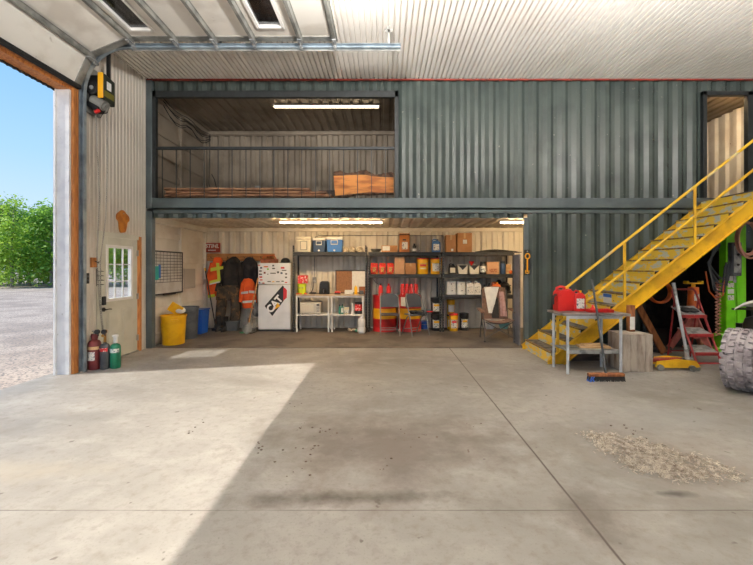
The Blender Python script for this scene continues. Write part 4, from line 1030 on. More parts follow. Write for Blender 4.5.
def cap(label, px, w, rz):
    t = thing('cap', label, 'cap', (X(px, 9.15), 9.15, ZT), rz)
    obj('crown', MB().lathe([(w, 0), (w * 1.02, .03), (w * .95, .075), (w * .7, .11), (w * .3, .128), (.005, .13)], n=20, sy=1.1), tan_hat, t)
    obj('brim', MB().loft([[(w * 1.0 * math.cos(a) * q, -w * .6 - w * (math.sin(a)) * .95 * q, .018 - .012 * q + dz) for a in [PI * k / 10 for k in range(11)]] for q, dz in ((1.0, 0), (1.0, .006), (.4, .012))]), tan_hat, t)
    obj('band', MB().lathe([(w * 1.035, .005), (w * 1.04, .022), (w * 1.02, .022), (w * 1.01, .005)], n=20, sy=1.1), dark_cloth, t)
cap('dusty cream cap on the top shelf next to the blue cooler', 345.8, .075, .1)
cap('dusty cream cap on the top shelf, middle of the three caps', 352.8, .080, -.3)
cap('dusty cream cap on the top shelf, rightmost of the three caps', 360.0, .085, .5)

# ---- generic small goods
def carton(label, px0, px1, pyt, zb, Y=9.12, m=None, d=.26, lab=None, cat='box', name='cardboard_box', top=None, rz=0, tapem=None):
    x0, x1 = X(px0, Y), X(px1, Y); h = Z(pyt, Y) - zb; w2 = (x1 - x0) / 2
    t = thing(name, label, cat, ((x0 + x1) / 2, Y + d / 2, zb), rz)
    obj('carton', MB().box(-w2, w2, -d / 2, d / 2, 0, h), m or cardboard, t, bevel=.004)
    fl = MB().box(-w2 + .002, w2 - .002, -d / 2 + .002, -.002, h, h + .004).box(-w2 + .002, w2 - .002, .002, d / 2 - .002, h, h + .004)
    obj('flap', MB().box(-w2 + .002, w2 - .002, -d / 2 + .002, -.002, h, h + .004), m or cardboard, t, smooth=False)
    obj('flap', MB().box(-w2 + .002, w2 - .002, .002, d / 2 - .002, h, h + .004), m or cardboard, t, smooth=False)
    if tapem: obj('tape', MB().box(-.022, .022, -d / 2 - .002, d / 2, h + .003, h + .006).box(-.022, .022, -d / 2 - .002, -d / 2, h * .72, h + .006), tapem, t, smooth=False)
    if lab:
        u0, u1, v0, v1, lm = lab
        obj('label', MB().box(-w2 + u0 * 2 * w2, -w2 + u1 * 2 * w2, -d / 2 - .003, -d / 2 + .001, v0 * h, v1 * h), lm, t, smooth=False, label='printed label')
    return t
def pail(label, px0, px1, pyt, zb, Y, bm_, lidm, labm, mark=None, name='pail', cat='pail'):
    r = (X(px1, Y) - X(px0, Y)) / 2; x = (X(px0, Y) + X(px1, Y)) / 2; h = Z(pyt, Y - r) - zb
    t = thing(name, label, cat, (x, Y, zb))
    obj('bucket', MB().lathe([(r * .84, 0), (r * .86, .006), (r * .95, h * .80), (r * .99, h * .80), (r * .99, h * .84), (r * .96, h * .84), (r * .97, h * .93)], n=28), bm_, t)
    obj('lid', MB().lathe([(r * .97, h * .90), (r, h * .91), (r, h * .97), (r * .9, h * .985), (r * .85, h * .97), (.01, h * .97)], n=28), lidm, t)
    obj('spout', MB().cyl((r * .4, -.02, h * .97), (r * .4, -.02, h), r * .17, n=14), lidm, t)
    obj('bail_handle', MB().tube([(r * .99 * math.cos(a), -r * 1.02 * abs(math.sin(a)) , h * (.80 - .17 * math.sin(-a))) for a in [-PI * k / 12 for k in range(13)]], .0035, 6), galv, t)
    if labm: obj('label', MB().arc_patch(r * .885, r * .935, h * .18, h * .66, -PI / 2 - .85, -PI / 2 + .85, .003, 14), labm, t)
    if mark: obj('emblem', MB().arc_patch(r * .925, r * .945, h * .48, h * .60, -PI / 2 - .55, -PI / 2 + .5, .006, 8), mark, t)
    return t
def can(name, label, cat, px0, px1, pyt, zb, Y, prof, m, labm=None, capm=None, labz=(.15, .7)):
    r = (X(px1, Y) - X(px0, Y)) / 2; x = (X(px0, Y) + X(px1, Y)) / 2; h = Z(pyt, Y) - zb
    t = thing(name, label, cat, (x, Y, zb))
    P_ = {'bottle': [(.92, 0), (1, .02), (1, .66), (.9, .74), (.45, .82), (.42, .88)], 'tin': [(.97, 0), (1, .01), (1, .03), (.97, .04), (.97, .93), (1, .94), (1, .96)], 'jar': [(.95, 0), (1, .04), (1, .72), (.86, .8), (.8, .84)]}[prof]
    obj('container', MB().lathe([(a * r, b * h) for a, b in P_], n=20), m, t)
    top = P_[-1]
    obj('cap', MB().lathe([(top[0] * r * 1.0, top[1] * h), (top[0] * r * 1.08, (top[1] + .01) * h), (top[0] * r * 1.05, h), (.005, h)], n=20), capm or m, t)
    if labm: obj('label', MB().arc_patch(r * 1.012, r * 1.012, labz[0] * h, labz[1] * h * .9, -PI / 2 - 1.2, -PI / 2 + 1.2, .002, 12), labm, t)
    return t
# B, top shelf
pn = thing('pan', 'shallow grey pan on the top shelf above the red bags', 'pan', (X(376, 9.2), 9.22, ZT))
obj('bowl', MB().lathe([(.07, 0), (.10, .02), (.135, .075), (.14, .08), (.13, .078), (.095, .028), (.06, .012)], n=26), galv_dull, pn)
obj('handle', MB().tube([(.135, 0, .07), (.16, .03, .085), (.135, .05, .07)], .006), galv_dull, pn)
tag(obj('rag', MB().ball((0, 0, .02), (.07, .05, .025)), towel, loc=(X(376, 9.2) - .01, 9.2, ZT + .055)), 'pale rag lying in the grey pan on the top shelf', 'rag')
carton('low tan box with a white label on the top shelf', 381.5, 397.6, 245.6, ZT, lab=(.06, .52, .25, .92, label_white), d=.22)
t = carton('tall orange-brown tin with a white label and dark lid on the top shelf', 399.4, 409.7, 233.6, ZT, m=mk('orange_brown_tin', (184, 112, 40), .45, .1, (160, 92, 30), 5), lab=(.25, .8, .16, .55, label_mix), d=.2, name='tin', cat='tin')
obj('lid', MB().box(-.125, .125, -.105, .105, .40, .425), black_plastic, t, bevel=.006)
obj('emblem', MB().box(-.045, .035, -.1035, -.099, .275, .31), black_plastic, t, smooth=False)
can('oil_bottle', 'small black bottle with a white label on the top shelf', 'bottle', 412.3, 416.4, 243.6, ZT, 9.12, 'bottle', black_plastic, label_white, labz=(.1, .45))
jug('oil_jug', 'blue oil jug with a pale label on the top shelf', 'jug', (X(436.2, 9.12), 9.15, ZT), 0, .195, .12, .31, mk('blue_jug_plastic', (62, 116, 178), .4), cooler_navy, label_mix)
# B, second shelf
for k, (a, b_, l) in enumerate(((370.4, 378.2, 'red foil bag at the left end of the second shelf'), (379, 386, 'red foil bag, middle of the three on the second shelf'), (386.8, 394, 'red foil bag beside the tall carton on the second shelf'))):
    x0, x1 = X(a, 9.1), X(b_, 9.1); w2 = (x1 - x0) / 2; h = Z(263, 9.1) - ZM
    t = thing('coffee_bag', l, 'bag', ((x0 + x1) / 2, 9.16, ZM), 0, 'red foil bags')
    rings = [[(w2 * q * sx, .05 * p * sy, z * h) for sx, sy in ((-1, -1), (-.3, -1.25), (.3, -1.25), (1, -1), (1, 1), (0, 1.2), (-1, 1))] for q, p, z in ((.92, .9, 0), (1, 1.1, .25), (1, 1, .6), (.95, .6, .85), (.93, .15, .94), (.93, .12, 1))]
    obj('bag_body', MB().loft(rings), foil_red, t, bevel=.004)
    obj('emblem', MB().box(-w2 * .45, w2 * .45, -.071, -.062, h * .2, h * .62), mk('bag_print_%d' % k, (204, 164, 92), .5, 0, (120, 60, 30), 30), t, bevel=.003)
carton('tall pale carton on the second shelf beside the red bags', 394.6, 404.6, 257, ZM, m=cardboard_pale, tapem=tape, d=.22)
carton('low brown carton on the second shelf left of the yellow pails', 405.4, 416, 263.3, ZM, tapem=tape, d=.24)
p_ = pail('yellow pail with red lid and red mark, left of two on the second shelf', 416.4, 428.8, 257.8, ZM, 9.24, yellow_plastic, red_plastic, None, logo_red)
obj('label', MB().arc_patch(.128, .132, .105, .15, -PI / 2 - .6, -PI / 2 + .6), label_white, p_, label='white strip label')
p_ = pail('yellow pail with red lid and a large white label on the second shelf', 430.1, 442.0, 257.8, ZM, 9.24, yellow_plastic, red_plastic, label_mix)
# C, top shelf
carton('smaller brown carton on the top shelf, left of two', 446.2, 456, 235.2, ZT, tapem=tape, lab=(.5, .72, .06, .2, label_white))
carton('larger brown carton with a small white label on the top shelf', 457.3, 472, 233.2, ZT, tapem=tape, lab=(.38, .66, .44, .66, label_white))
rg = MB(); rings = []
for i in range(14):
    u = i / 13; x = X(478, 9.1) + (X(521, 9.1) - X(478, 9.1)) * u
    z = .018 + .02 * math.sin(u * 7) * (1 - u) + .045 * math.sin(PI * u) ** 2 - (.03 * max(0, u - .85) / .15)
    rings.append([(x, 9.02 + .44 * v, ZT + .002 + z * (1 - .3 * abs(v - .5)) * q) for v, q in ((0, .15), (.0, .9), (.25, 1.1), (.6, .95), (1, .8), (1, .1), (.5, .0))])
tag(obj('tarp', MB().loft(rings), dark_cloth), 'folded black tarp lying over the right end of the top shelf', 'tarp')
# C, second shelf
jug('spray_jug', 'cream and black squat bottle at the left end of the second shelf', 'bottle', (X(452.5, 9.12), 9.15, ZM), 0, .165, .11, .245, dark_cloth, black_plastic, mk('cream_label', (226, 216, 196), .6))
def bin_open(label, px0, px1, fill, extra):
    x0, x1 = X(px0, 9.1), X(px1, 9.1); w2 = (x1 - x0) / 2; h = Z(264.5, 9.1) - ZM
    t = thing('storage_bin', label, 'bin', ((x0 + x1) / 2, 9.2, ZM))
    b = MB().prism([(-w2 * .86, 0), (w2 * .86, 0), (w2, h), (0, h * .42), (-w2, h)], -.10, -.094, 'xz')
    b.prism([(-w2 * .86, 0), (w2 * .86, 0), (w2, h), (-w2, h)], .094, .10, 'xz')
    b.prism([(-w2 * .86, 0), (-w2 * .82, 0), (-w2 * .96, h), (-w2, h)], -.1, .1, 'xz').prism([(w2 * .86, 0), (w2 * .82, 0), (w2 * .96, h), (w2, h)], -.1, .1, 'xz').box(-w2 * .86, w2 * .86, -.1, .1, 0, .006)
    obj('bin_body', b, cooler_cream, t, smooth=False)
    obj('liner', MB().prism([(-w2 * .82, .01), (w2 * .82, .01), (w2 * .93, h * .92), (-w2 * .93, h * .92)], -.09, .09, 'xz'), fill, t, smooth=False)
    return t
bin_open('white cut-away bin lined in black, left of two on the second shelf', 457.6, 468, black_plastic, 0)
bin_open('white cut-away bin holding a red funnel on the second shelf', 469, 479.4, black_plastic, 1)
fn = thing('funnel', 'red funnel poking out of the white bin on the second shelf', 'funnel', (X(472, 9.1), 9.16, ZM + .19), 0)
obj('cone', MB().lathe([(.012, -.02), (.018, .03), (.06, .09), (.065, .115), (.055, .11), (.012, .03)], n=18), red_plastic, fn)
obj('tip', MB().cyl((0, 0, -.02), (.01, 0, -.05), .012, .007), red_plastic, fn)
can('oil_bottle', 'black round bottle with a pale label beside the red funnel', 'bottle', 479.7, 486, 261.6, ZM, 9.14, 'jar', black_plastic, label_mix)
carton('printed brown carton on the second shelf behind the camp chair', 486.9, 499, 261.9, ZM, m=cardboard_pale, lab=(.2, .85, .15, .45, mk('carton_print', (150, 92, 60), .8, 0, (196, 146, 106), 40)))
can('oil_bottle', 'dark navy bottle to the right of the printed carton', 'bottle', 500, 505.4, 261.4, ZM, 9.14, 'jar', cooler_navy, None, black_plastic)
tag(obj('ball', MB().ball((0, 0, .045), .045, 16, 12), orange_paint, loc=(X(511.2, 9.1), 9.12, ZM)), 'small orange ball at the right end of the second shelf', 'ball')
carton('small tan bag-like box behind the orange ball', 506, 511, 264.5, ZM, Y=9.26, m=pine_pale, d=.1)
# C, third shelf
for k, (a, b_, l, kind) in enumerate(((447.0, 455.7, 'white carton with blue print, leftmost on the third shelf', 0), (457.2, 465, 'white carton with blue print, second from the left on the third shelf', 0))):
    carton(l, a, b_, 281.7, ZL, m=label_white, lab=(.45, .92, .25, .9, label_mix), d=.2)
for a, l in ((470.2, 'white oil jug with blue label beside the white cartons on the third shelf'), (477.6, 'white oil jug on the third shelf left of the dark bottles')):
    jug('oil_jug', l, 'jug', (X(a, 9.1), 9.14, ZL), 0, .165, .11, .315, white_plastic, cooler_navy, label_mix)
can('oil_bottle', 'black bottle on the third shelf, left of the orange jug', 'bottle', 482.2, 486.2, 284.5, ZL, 9.1, 'bottle', black_plastic, label_red)
can('oil_bottle', 'taller black bottle touching the orange jug on the third shelf', 'bottle', 487, 491.4, 283, ZL, 9.12, 'bottle', black_plastic, None)
jug('fuel_jug', 'orange jug with yellow cap on the third shelf', 'jug', (X(496.2, 9.1), 9.13, ZL), 0, .19, .14, .30, orange_paint, yellow_plastic)
hm = thing('helmet', 'black riding helmet at the right end of the third shelf', 'helmet', (X(504.6, 9.2), 9.20, ZL))
obj('shell', MB().ball((0, 0, .15), (.135, .16, .15), 20, 14), black_plastic, hm)
obj('visor', MB().prism([(-.11, -.14), (.11, -.14), (.07, -.27), (-.07, -.27)], .22, .235, 'xy'), black_plastic, hm, bevel=.004)
obj('chin_bar', MB().tube([(-.12, .0, .08), (-.08, -.16, .06), (.08, -.16, .06), (.12, 0, .08)], .028), black_plastic, hm)
gb = MB()
for i in range(12): gb.ball((R.uniform(-.10, .10), R.uniform(-.06, .06), R.uniform(.06, .30)), (.07, .06, .06), 10, 7)
tag(obj('gear_bag', gb, dark_cloth, loc=(X(499.5, 9.36), 9.40, ZL)), 'lumpy black gear bag behind the orange jug', 'bag')
# C, floor
pail('yellow pail with red lid on the floor under the shelving, front one', 449, 458.3, 314, CFZ, 9.16, yellow_plastic, red_plastic, label_mix, logo_red)
pail('black pail with a pale label on the floor right of the yellow pail', 459.3, 468.8, 313.2, CFZ, 9.26, black_plastic, black_plastic, label_mix, logo_yellow)
Yb = 9.42
p1 = pail('yellow pail on the floor half hidden behind the front yellow pail', 446.6, 455, 314.8, CFZ, Yb, yellow_plastic, black_plastic, label_white)
zz = CFZ + (Z(314.8, Yb - .1) - CFZ)
pail('yellow pail with a white label stacked on another pail by the upright', 446.6, 455, 299.8, zz, Yb, yellow_plastic, yellow_plastic, label_white)
# between B and C
a = pail('lower black pail of the stack of two beside the shelf upright', 430.6, 442, 314.4, CFZ, 9.24, black_plastic, black_plastic, label_mix, logo_yellow)
pail('upper black pail of the stack of two beside the shelf upright', 430.6, 442, 297.6, CFZ + (Z(314.4, 9.24 - .133) - CFZ), 9.24, black_plastic, black_plastic, label_mix, logo_yellow)
pail('small blue pail on the floor behind the second folding chair', 419.5, 428.5, 321.5, CFZ, 9.35, blue_plastic, blue_plastic, None)

# ---- drums
def drum(label, px, lab):
    t = thing('oil_drum', label, 'drum', (X(px, 9.22), 9.23, CFZ)); r = .285; h = .845
    obj('drum_wall', MB().lathe([(r, 0), (r, .02), (r * .985, .03), (r * .985, .27), (r * 1.005, .285), (r * .985, .30), (r * .985, .545), (r * 1.005, .56), (r * .985, .575), (r * .985, h - .03), (r, h - .02), (r, h), (r * .96, h), (r * .96, h - .02), (.01, h - .02)], n=36), drum_red, t)
    obj('yellow_band', MB().lathe([(r * .99, .303), (r * .991, .303), (r * .991, .543), (r * .99, .543)], n=36), drum_yellow, t)
    obj('bung', MB().cyl((.12, -.1, h - .02), (.12, -.1, h + .005), .035), galv_dull, t)
    if lab: 
        obj('label', MB().arc_patch(r * 1.0, r * 1.0, .60, .81, -PI / 2 - .85, -PI / 2 - .25), label_white, t, label='white label on the red top band')
        obj('label', MB().arc_patch(r * 1.0, r * 1.0, .58, .80, -PI / 2 - .2, -PI / 2 + .12), label_red, t, label='red and white label')
    return t
drum('red drum with a yellow band behind the left folding chair', 384.6, False)
drum('red drum with a yellow band and white label behind the right folding chair', 409.5, True)
zd = CFZ + .845 - .018
for px, l in ((380.6, 'red spray bottle on the left drum, left of two'), (388.6, 'red squeeze bottle on the left drum, right of two')):
    x0, x1 = px - 2.2, px + 2.3
    can('squeeze_bottle', l, 'bottle', x0, x1, 283.6, zd, 9.15, 'bottle', red_plastic, None, black_plastic if px < 384 else red_plastic)
for k, (px, l) in enumerate(((402.4, 'red bottle on the right drum, first from the left'), (406.8, 'red bottle on the right drum, second from the left'), (411.3, 'red bottle on the right drum, second from the right'), (416, 'red bottle on the right drum, last on the right'))):
    can('red_bottle', l, 'bottle', px - 2.1, px + 2.1, 284, zd, 9.12 + .03 * (k % 2), 'jar', red_plastic, label_red, red_plastic)
cbl = MB().tube([(X(372.5, 9.05), 9.02, ZM - .09), (X(376, 9.1), 9.05, ZM - .2), (X(380.5, 9.12), 9.14, ZM - .26)], .006, 6)
tag(obj('cord', cbl, black_rubber), 'short black cord hanging from the second shelf above the drums', 'cord')

# ---- folding chairs
def folding_chair(label, loc, rz):
    t = thing('folding_chair', label, 'chair', loc, rz)
    for s in (-1, 1):
        x = s * .215
        obj('leg', MB().tube([(x, -.24, .0), (x * .98, -.12, .40), (x * .96, .07, .83), (x * .86, .10, .90), (x * .6, .105, .915)] if s else [], .013, 10), chair_tube, t)
        obj('leg', MB().tube([(x * .9, .27, .0), (x * .9, .05, .38), (x * .9, -.08, .45)], .012, 10), chair_tube, t)
    obj('seat', MB().prism([(-.19, -.20), (.19, -.20), (.20, .0), (.19, .19), (-.19, .19), (-.20, 0)], .435, .46, 'xy'), chair_grey, t, bevel=.010)
    rings = []
    for i in range(9):
        a = -1 + 2 * i / 8; y = .07 + .035 * (1 - a * a) + .0; zt_ = .91 - .09 * a ** 4
        rings.append([(a * .205, y - .01, .60), (a * .205, y + .03, zt_), (a * .205, y + .045, zt_), (a * .205, y + .006, .60)])
    obj('backrest', MB().loft(rings), chair_grey, t, bevel=.003)
    obj('cross_bar', MB().cyl((-.19, .20, .11), (.19, .20, .11), .009), chair_tube, t)
    obj('cross_bar', MB().cyl((-.213, -.20, .13), (.213, -.20, .13), .009), chair_tube, t)
    return t
folding_chair('empty grey metal folding chair in front of the left drum', (X(389.5, 8.75), 8.66, CFZ + .006), .06)
folding_chair('grey metal folding chair piled with dark gear in front of the right drum', (X(415, 8.75), 8.64, CFZ + .006), .45)
sb = MB()
for i in range(9): sb.ball((R.uniform(-.13, .13), R.uniform(-.12, .12), R.uniform(.03, .06)), (R.uniform(.06, .10), R.uniform(.05, .08), R.uniform(.03, .05)), 10, 7)
tag(obj('work_jacket', sb, dark_cloth, loc=(X(415, 8.75) + .02, 8.66, CFZ + .458)), 'crumpled dark jacket lying on the right folding chair seat', 'jacket')
gv = thing('work_glove', 'red and grey work glove on the right folding chair seat', 'glove', (X(428, 8.55), 8.56, CFZ + .52), .4)
obj('palm', MB().ball((0, 0, .0), (.06, .045, .022), 12, 8), red_plastic, gv)
for i in range(4): obj('finger', MB().tube([(.045, -.03 + .02 * i, 0), (.085, -.035 + .023 * i, .004), (.11, -.036 + .024 * i, -.004)], [.011, .010, .008], 8), red_plastic, gv)
obj('finger', MB().tube([(.01, -.04, 0), (.035, -.07, .0), (.055, -.08, 0)], [.012, .011, .008], 8), red_plastic, gv)
obj('cuff', MB().tube([(-.05, 0, 0), (-.11, .0, 0)], [.036, .042], 10), chair_grey, gv)

# ---- camp chair
camp_tube = mk('dark_camp_chair_tube', (84, 82, 80), .45, .3)
cc = thing('camp_chair', 'brown folding camp chair facing the floor, draped with a white towel', 'chair', (X(494, 8.2), 8.0, 0.020), -.08)
for s in (-1, 1):
    obj('front_leg', MB().tube([(s * .30, -.30, .0), (s * .29, -.27, .30), (s * .33, -.26, .60)], .013, 10), camp_tube, cc)
    obj('rear_leg', MB().tube([(s * .30, .25, .0), (s * .27, .22, .40), (s * .26, .30, 1.02)], .013, 10), camp_tube, cc)
    obj('brace', MB().tube([(s * .29, -.29, .08), (-s * .27, -.24, .40)], .010, 8), camp_tube, cc)
    obj('side_brace', MB().tube([(s * .295, -.29, .05), (s * .275, .23, .40)], .010, 8), camp_tube, cc)
    obj('foot', MB().ball((s * .30, -.30, .018), (.026, .026, .018), 10, 6), black_plastic, cc)
    ar = MB().loft([[(s * (.33 + dx), y, z + dz) for dx, dz in ((-.045, 0), (.045, 0), (.045, .018), (-.045, .018))] for y, z in ((-.32, .585), (-.15, .60), (.05, .60), (.26, .62))])
    obj('armrest', ar, brown_fabric, cc, bevel=.006)
b = MB(); rings = []
for i in range(8):
    v = i / 7; y = -.30 + .50 * v; z = .44 - .03 * v
    rings.append([(u * .29, y, z - .10 * (1 - u * u) * (.6 + .4 * math.sin(PI * v)) + o) for u, o in ((-1, 0), (-.5, 0), (0, 0), (.5, 0), (1, 0), (1, .012), (.5, .012), (0, .012), (-.5, .012), (-1, .012))])
obj('seat', b.loft(rings), brown_fabric, cc)
rings = []
for i in range(9):
    v = i / 8; z = .40 + .66 * v; y = .20 + .13 * v; hw = .265 - .02 * v
    rings.append([(u * hw, y + .06 * (1 - u * u) + o, z + (.03 * (1 - u * u) if i == 8 else 0)) for u, o in ((-1, 0), (-.5, 0), (0, 0), (.5, 0), (1, 0), (1, .014), (.5, .014), (0, .014), (-.5, .014), (-1, .014))])
obj('backrest', MB().loft(rings), brown_fabric, cc)
obj('back_panel', MB().loft([[(x, .20 + .13 * v + .045 * (1 - (x / .26) ** 2) + o, .42 + .56 * v) for x, o in ((-.05, 0), (.10, 0), (.10, .01), (-.05, .01))] for v in (0, .25, .5, .75, 1)]), dark_cloth, cc, label='black centre panel of the backrest')
def drape(x0t, x1t, x0b, x1b, ztop, zbot, lift, m, name, label, seedy):
    b = MB(); rows = []; n = 10
    for i in range(12):
        v = i / 11; z = ztop - (ztop - zbot) * v
        vv = (z - .40) / .66
        row = []
        for k in range(n):
            u = k / (n - 1); x = (x0t + (x0b - x0t) * v) + ((x1t + (x1b - x1t) * v) - (x0t + (x0b - x0t) * v)) * u
            y = .20 + .13 * vv + .06 * (1 - min(1, (x / .265) ** 2)) - lift - .008 * math.sin(u * 9 + seedy + v * 2)
            row.append((x, y, z))
        rows.append(row + [(p[0], p[1] + .006, p[2]) for p in reversed(row)])
    o = obj(name, b.loft(rows), m, loc=cc.location, rz=-.08)
    tag(o, label, 'towel' if m is towel else 'cloth')
drape(-.20, .12, -.12, -.03, 1.075, .52, .018, towel, 'towel', 'white towel hanging over the camp chair backrest', 0)
drape(.12, .21, .13, .26, .98, .46, .020, pink_cloth, 'cloth', 'dusty pink cloth hanging down the right of the camp chair', 2)
b = MB()
for q in range(2):
    pass
def hang_under(x0, x1, z0, z1, y, m, name, label):
    rows = []
    for i in range(6):
        v = i / 5; z = z0 + (z1 - z0) * v; sh = (1 - .4 * v)
        xc = (x0 + x1) / 2; row = [(xc + (x - xc) * sh, y - .015 * math.sin(k * 1.3 + v), z) for k, x in enumerate([x0 + (x1 - x0) * j / 7 for j in range(8)])]
        rows.append(row + [(p[0], p[1] + .006, p[2]) for p in reversed(row)])
    o = obj(name, MB().loft(rows), m, loc=cc.location, rz=-.08); tag(o, label, 'cloth')
hang_under(-.26, -.02, .345, .22, -.02, towel, 'cloth', 'white cloth hanging below the camp chair seat')
hang_under(.03, .27, .345, .22, .02, teal_cloth, 'cloth', 'pale teal cloth hanging below the right of the camp chair seat')

# grey panel at the right end of the bay, plaque on the container wall
gp = thing('steel_panel', 'blue-grey steel panel standing on edge at the right end of the storage bay', 'panel', (2.625, 7.42, CFZ))
obj('sheet', MB().box(-.018, .0, .0, .30, 0, 1.76), grey_steel_panel, gp, bevel=.003)
obj('edge_fold', MB().box(-.03, .0, -.015, .0, 0, 1.76).box(-.03, .0, .30, .315, 0, 1.76), grey_steel_panel, gp, smooth=False)
pq = thing('wall_hook_plate', 'black upright plate with a yellow tool shape on the green container wall by the stair', 'plaque', (X(527.3, 7.24), 7.238, Z(262.5, 7.24)))
obj('plate', MB().box(-.06, .06, -.0, .012, -.24, .24), black_plastic, pq, bevel=.006)
obj('hook', MB().tube([(-.005, -.012, -.18), (-.005, -.012, .06)], .014).tube([(.04 * math.cos(a), -.012, .12 + .05 * math.sin(a)) for a in [2 * PI * k / 16 for k in range(16)]], .012, 8, True).tube([(-.035, -.012, -.14), (-.035, -.012, -.20), (.025, -.012, -.20), (.025, -.012, -.15)], .01), opener_yellow, pq)
for z in (-.21, .21): obj('bolt', MB().cyl((0, -.006, z), (0, .002, z), .012, n=10), galv, pq)
# ================================================================ WORKBENCHES
def bench(label, px0, px1):
    Y0 = 8.98; x0, x1 = X(px0, Y0), X(px1, Y0); L_ = x1 - x0; D_ = .48
    t = thing('workbench', label, 'table', (x0, Y0 - .025, CFZ)); zt = Z(294.5, Y0) - CFZ
    obj('table_top', MB().box(0, L_, 0, D_, zt - .03, zt), mk('bench_top_' + str(px0), (196, 174, 146), .6, 0, (176, 152, 124), 6), t, bevel=.004)
    for x in (.035, L_ - .035):
        for y in (.03, D_ - .03): obj('leg', MB().box(x - .016, x + .016, y - .016, y + .016, 0, zt - .03), white_plastic, t, bevel=.003)
    zs_ = Z(314.5, Y0) - CFZ
    obj('lower_shelf', MB().box(.02, L_ - .02, .016, D_ - .016, zs_ - .028, zs_), white_plastic, t, bevel=.003)
    obj('apron', MB().box(.05, L_ - .05, .02, .035, zt - .07, zt - .03), white_plastic, t, smooth=False)
    return zt + CFZ, zs_ + CFZ
BT, BS = bench('white workbench with the microwave on its lower shelf', 295.2, 330)
bench('white workbench with cans on its lower shelf, right of the other workbench', 330.5, 364.4)
BT += .0015; BS += .0015
# lower shelf goods
mwv = thing('microwave', 'cream microwave oven on the lower shelf of the left workbench', 'microwave', (X(310, 9.0), 9.18, BS))
w2 = (X(320.8, 9.0) - X(300.3, 9.0)) / 2; hh = Z(302.4, 9.0) - BS
obj('body', MB().box(-w2, w2, -.16, .18, .012, hh), micro_m, mwv, bevel=.008)
obj('door', MB().box(-w2 + .005, w2 * .52, -.178, -.16, .02, hh - .008), micro_m, mwv, bevel=.004)
obj('door_window', MB().box(-w2 * .84, w2 * .34, -.182, -.176, .06, hh - .05), micro_win, mwv, bevel=.003)
obj('control_panel', MB().box(w2 * .56, w2 - .005, -.174, -.16, .02, hh - .008), micro_m, mwv, bevel=.003)
obj('display', MB().box(w2 * .64, w2 * .92, -.178, -.172, hh * .72, hh * .85), black_plastic, mwv, smooth=False)
kp_ = MB()
for i in range(3):
    for k in range(4): kp_.box(w2 * (.64 + .10 * i), w2 * (.70 + .10 * i), -.177, -.173, hh * (.2 + .12 * k), hh * (.27 + .12 * k))
obj('keypad', kp_, grey_plastic, mwv, smooth=False)
for s in (-1, 1): obj('foot', MB().cyl((s * w2 * .8, -.1, 0), (s * w2 * .8, -.1, .014), .015).cyl((s * w2 * .8, .14, 0), (s * w2 * .8, .14, .014), .015), black_plastic, mwv)
can('bottle', 'green bottle on the right workbench lower shelf, left of two', 'bottle', 338.4, 340.8, 304.6, BS, 9.06, 'bottle', green_bottle, None, black_plastic)
can('bottle', 'green bottle on the right workbench lower shelf, right of two', 'bottle', 341.1, 343.6, 304.2, BS, 9.08, 'bottle', green_bottle, label_white, black_plastic)
can('tin', 'cream tin with a printed label on the right workbench lower shelf', 'tin', 344.1, 349.2, 306.6, BS, 9.06, 'tin', mk('cream_tin', (226, 214, 176), .5), label_mix, galv)
can('bottle', 'tall white spray can on the right workbench lower shelf', 'can', 351.0, 353.8, 302.8, BS, 9.06, 'tin', white_plastic, None, white_plastic)
can('tin', 'large red and black tin on the right workbench lower shelf', 'tin', 354.8, 362.4, 302.4, BS, 9.09, 'tin', logo_black, label_red, black_plastic, labz=(.3, .95))
tk = thing('gas_bottle', 'small white gas bottle on the floor under the right workbench', 'gas bottle', (X(361.6, 8.84), 8.83, CFZ))
obj('tank', MB().lathe([(.07, 0), (.085, .02), (.095, .05), (.095, .12), (.08, .15), (.085, .17), (.085, .30), (.07, .33), (.03, .345)], n=24), white_plastic, tk)
obj('valve', MB().cyl((0, 0, .34), (0, 0, .37), .02).lathe([(.045, .335), (.05, .37), (.045, .372), (.04, .34)], n=16), white_plastic, tk)
rb = MB()
for i in range(5): rb.ball((R.uniform(-.09, .09), R.uniform(-.04, .04), .03 + R.uniform(0, .015)), (.05, .04, .03), 9, 6)
tag(obj('rag', rb, tan_hat, loc=(X(352.5, 9.05), 9.05, CFZ)), 'crumpled tan rag on the floor left of the white gas bottle', 'rag')
tag(obj('rag', MB().ball((0, 0, .035), (.05, .04, .035)).ball((.03, .01, .05), (.03, .03, .03)), green_bottle, loc=(X(356.6, 8.96), 8.96, CFZ)), 'small green cloth lump beside the white gas bottle', 'rag')
# on the benches
pl = pail('lime yellow bucket on the left end of the workbench', 297.2, 306.4, 283.6, BT, 9.12, neon, neon, None, None, 'bucket', 'bucket')
em = MB()
for px in (300.6, 303.4): em.ball((X(px, 9.0) - X(301.8, 9.12), -.088, .13), (.006, .006, .016), 8, 6)
obj('face_dot', MB().ball((X(300.6, 9.0) - X(301.8, 9.0), -.100, .15), (.008, .006, .016), 8, 6), black_plastic, pl)
obj('face_dot', MB().ball((X(303.6, 9.0) - X(301.8, 9.0), -.099, .15), (.008, .006, .016), 8, 6), black_plastic, pl)
zb = BT + (Z(283.6, 9.12 - .107) - BT)
carton('red and white printed box standing on the lime yellow bucket', 297.6, 307, 275.6, zb, Y=9.03, m=label_red, lab=(.1, .9, .2, .9, label_red), d=.16)
tag(obj('rag', MB().ball((0, 0, .018), (.05, .03, .018)).ball((.06, .01, .015), (.03, .02, .014)), orange_paint, loc=(X(298, 8.99), 8.99, BT)), 'orange rag at the left front corner of the workbench', 'rag')
